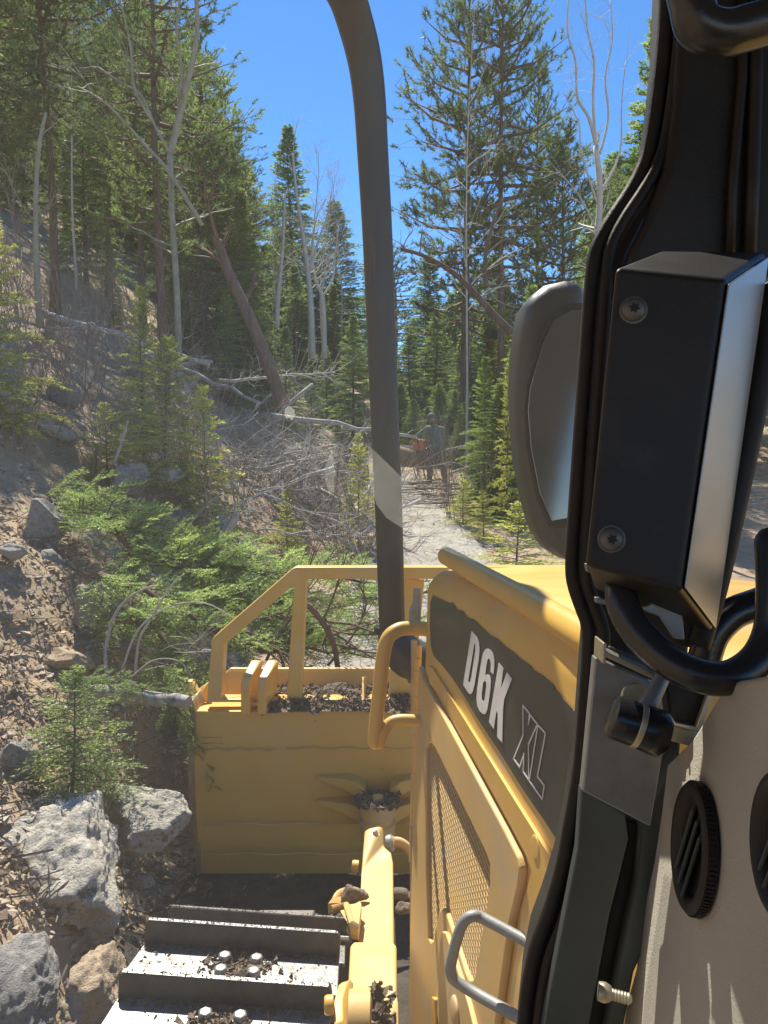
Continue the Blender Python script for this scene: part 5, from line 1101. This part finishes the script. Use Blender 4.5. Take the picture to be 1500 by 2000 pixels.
body = [((0, 0, .95), (.13, .10)), ((0, .04, 1.15), (.13, .09)), ((-.02, .12, 1.38), (.15, .10)), ((-.03, .17, 1.50), (.06, .06)), ((-.05, .24, 1.58), (.05, .055)), ((-.06, .28, 1.66), (.075, .095)), ((-.06, .29, 1.74), (.065, .08)),
        ((-.20, .14, 1.42), (.065, .065)), ((-.40, .26, 1.24), (.05, .05)), ((-.50, .46, 1.10), (.035, .035)), ((-.53, .55, 1.08), (.035, .02)),
        ((.17, .14, 1.40), (.065, .065)), ((.24, .22, 1.12), (.05, .05)), ((.02, .42, .98), (.035, .035)), ((-.06, .48, .97), (.035, .02)),
        ((-.11, .0, .86), (.09, .095)), ((-.16, .06, .47), (.06, .065)), ((-.18, -.02, .09), (.04, .045)), ((-.19, .14, .04), (.04, .03)),
        ((.11, 0, .86), (.09, .095)), ((.17, .05, .47), (.06, .065)), ((.20, -.05, .09), (.04, .045)), ((.21, .11, .04), (.04, .03))]
be = [(0, 1), (1, 2), (2, 3), (3, 4), (4, 5), (5, 6), (2, 7), (7, 8), (8, 9), (9, 10), (2, 11), (11, 12), (12, 13), (13, 14), (0, 15), (15, 16), (16, 17), (17, 18), (0, 19), (19, 20), (20, 21), (21, 22)]
bmain = skin_mesh('body', body, be, skinm, pm)
jk = [(p, (r_[0] + .035, r_[1] + .04)) for p, r_ in body[:3]] + [((-.03, .16, 1.47), (.085, .085))]
jk += [(body[7][0], (.10, .10)), (body[8][0], (.08, .08)), (body[9][0], (.055, .055)), (body[11][0], (.10, .10)), (body[12][0], (.08, .08)), (body[13][0], (.055, .055)), ((0, .0, .84), (.175, .14))]
skin_mesh('jacket', jk, [(0, 1), (1, 2), (2, 3), (2, 4), (4, 5), (5, 6), (2, 7), (7, 8), (8, 9), (0, 10)], jac, pm)
tr_ = [((0, 0, .93), (.15, .12)), (body[15][0], (.12, .12)), (body[16][0], (.09, .095)), ((-.18, -.02, .12), (.075, .08)), (body[19][0], (.12, .12)), (body[20][0], (.09, .095)), ((.20, -.05, .12), (.075, .08))]
skin_mesh('trousers', tr_, [(0, 1), (1, 2), (2, 3), (0, 4), (4, 5), (5, 6)], tro, pm)
g = G(); g.lathe(Vector((-.06, .30, 1.72)), (0, .1, 1), [(.105, 0), (.108, .02), (.10, .07), (.07, .11), (.02, .125)], 20); g.box((-.07, .42, 1.735), (.15, .10, .012)); g.build('cap', capm, pm, smooth='auto')
for sx, (hx, hy, hz), dd in ((-1, (-.53, .56, 1.08), 1), (1, (-.06, .49, .97), 1)):
    gh = G()
    for k in range(4): gh.tube([Vector((hx + (k - 1.5) * .018, hy + .01, hz)), Vector((hx + (k - 1.5) * .02, hy + .055, hz + .004)), Vector((hx + (k - 1.5) * .02, hy + .07 - .004 * k, hz - .03)), Vector((hx + (k - 1.5) * .018, hy + .05, hz - .05))], .009, 6)
    gh.tube([Vector((hx + .035, hy, hz)), Vector((hx + .05, hy + .03, hz - .02)), Vector((hx + .035, hy + .05, hz - .04))], .011, 6); gh.build('fingers', skinm, pm, smooth=True)
for s_, bx, by in ((-1, -.185, .05), (1, .205, .02)):
    g = G(); g.box((bx, by, .05), (.11, .28, .10)); g.box((bx, by - .06, .11), (.11, .13, .10)); g.build('boot', M['stack'], pm, bevel=.03, seg=3)
R12 = Matrix.Rotation(math.radians(12), 3, 'Z')
def pw(x, y, z): return Vector((px_, PY_, pz)) + R12 @ Vector((x, y, z))
orange = mat('orange_saw_plastic', (.80, .13, .03), (.85, .17, .05), 6, .4)
cs = empty('chainsaw', pw(-.30, .56, .98)); tag(cs, 'orange chainsaw held over the log by the person', 'chainsaw'); c = pw(-.30, .56, 1.0)
g = G(); g.box(c + Vector((-.04, 0, -.04)), (.30, .24, .22)); g.box(c + Vector((.02, 0, .10)), (.2, .16, .1)); g.box(c + Vector((-.12, 0, .07)), (.12, .18, .1)); g.build('body', orange, cs, world=True, bevel=.03, seg=3)
g = G(); g.slab([c + Vector((-.18, -.05, -.10)), c + Vector((-.62, -.05, -.09)), c + Vector((-.66, -.05, -.05)), c + Vector((-.62, -.05, -.01)), c + Vector((-.18, -.05, 0))], Vector((0, .012, 0))); g.build('guide_bar', M['bolt'], cs, world=True, bevel=.002)
g = G(); g.tube(smooth_path([c + Vector((-.05, -.14, -.1)), c + Vector((-.08, -.14, .12)), c + Vector((-.08, .0, .17)), c + Vector((-.08, .13, .12)), c + Vector((-.05, .13, -.1))], 4), .014, 8); g.tube(smooth_path([c + Vector((.1, 0, .1)), c + Vector((.24, 0, .08)), c + Vector((.26, 0, -.05)), c + Vector((.1, 0, -.12))], 4), .018, 8); g.build('handles', M['tubeblk'], cs, world=True, smooth=True)
rw = random.Random(3)
e = empty('fallen_log', pw(-.9, .75, .62)); g = G(); a, b = P(690, 868, 19.6), P(845, 905, 19.9); q = [a.lerp(b, i / 8) + Vector((0, 0, .02 * math.sin(i))) for i in range(9)]; g.tube(q, [.27, .26, .27, .26, .25, .26, .24, .24, .23], 18)
for i in range(26):
    t = rw.random(); p = at_t(q, t) + Vector((0, -.15, -.1)); branchy(g, p, Vector((rw.gauss(0, .3), -.5, -1 + rw.gauss(0, .3))).normalized(), rw.uniform(.4, .8), .016, 1, rw, 3, .6, 0, 4)
g.build('bark', mat('red_brown_bark', (.18, .10, .06), (.36, .24, .16), 12, .9, 0, .03, 14), e, world=True, smooth='auto'); g = G(); dd = (b - a).normalized(); g.lathe(b, dd, [(.22, -.01), (.235, .006), (.1, .01), (.01, .012)], 18); g.build('cut_face', M['rock2'], e, world=True, smooth='auto')
tag(e, 'thick reddish log across the trail, being cut by the person', 'log')
stick('branch', [(872, 880), (905, 872), (942, 866)], 19, .04, .02, 'dead', 'upper of two grey branches sticking out right of the person')
stick('branch', [(876, 926), (915, 912), (960, 900)], 18.5, .035, .018, 'dead', 'lower of two grey branches right of the person', extra=4, seed=31)
for i in range(40):
    px = Rb.uniform(795, 920); Y = Rb.uniform(16.2, 18.8); x = pxy(px, Y); z = terr(x, Y) + Rb.uniform(.03, .22); l = Rb.uniform(.25, .7); a = Rb.uniform(-.6, .6)
    g = G(); g.tube([Vector((-l, -l * a, 0)), Vector((0, .02, Rb.uniform(-.02, .06))), Vector((l, l * a, Rb.uniform(-.1, .1)))], [.022, .018, .01], 5); o = g.build('branch', M['dead' if i % 3 else 'pbark'], smooth=True, fixn=False); o.location = (x, Y, z)
    tag(o, 'cut branch in the slash pile before the fallen reddish log', 'branch', 'cut branches below the fallen log')
for pz_, px1, Y, w_ in ((2, 640, 13, .9),): pass
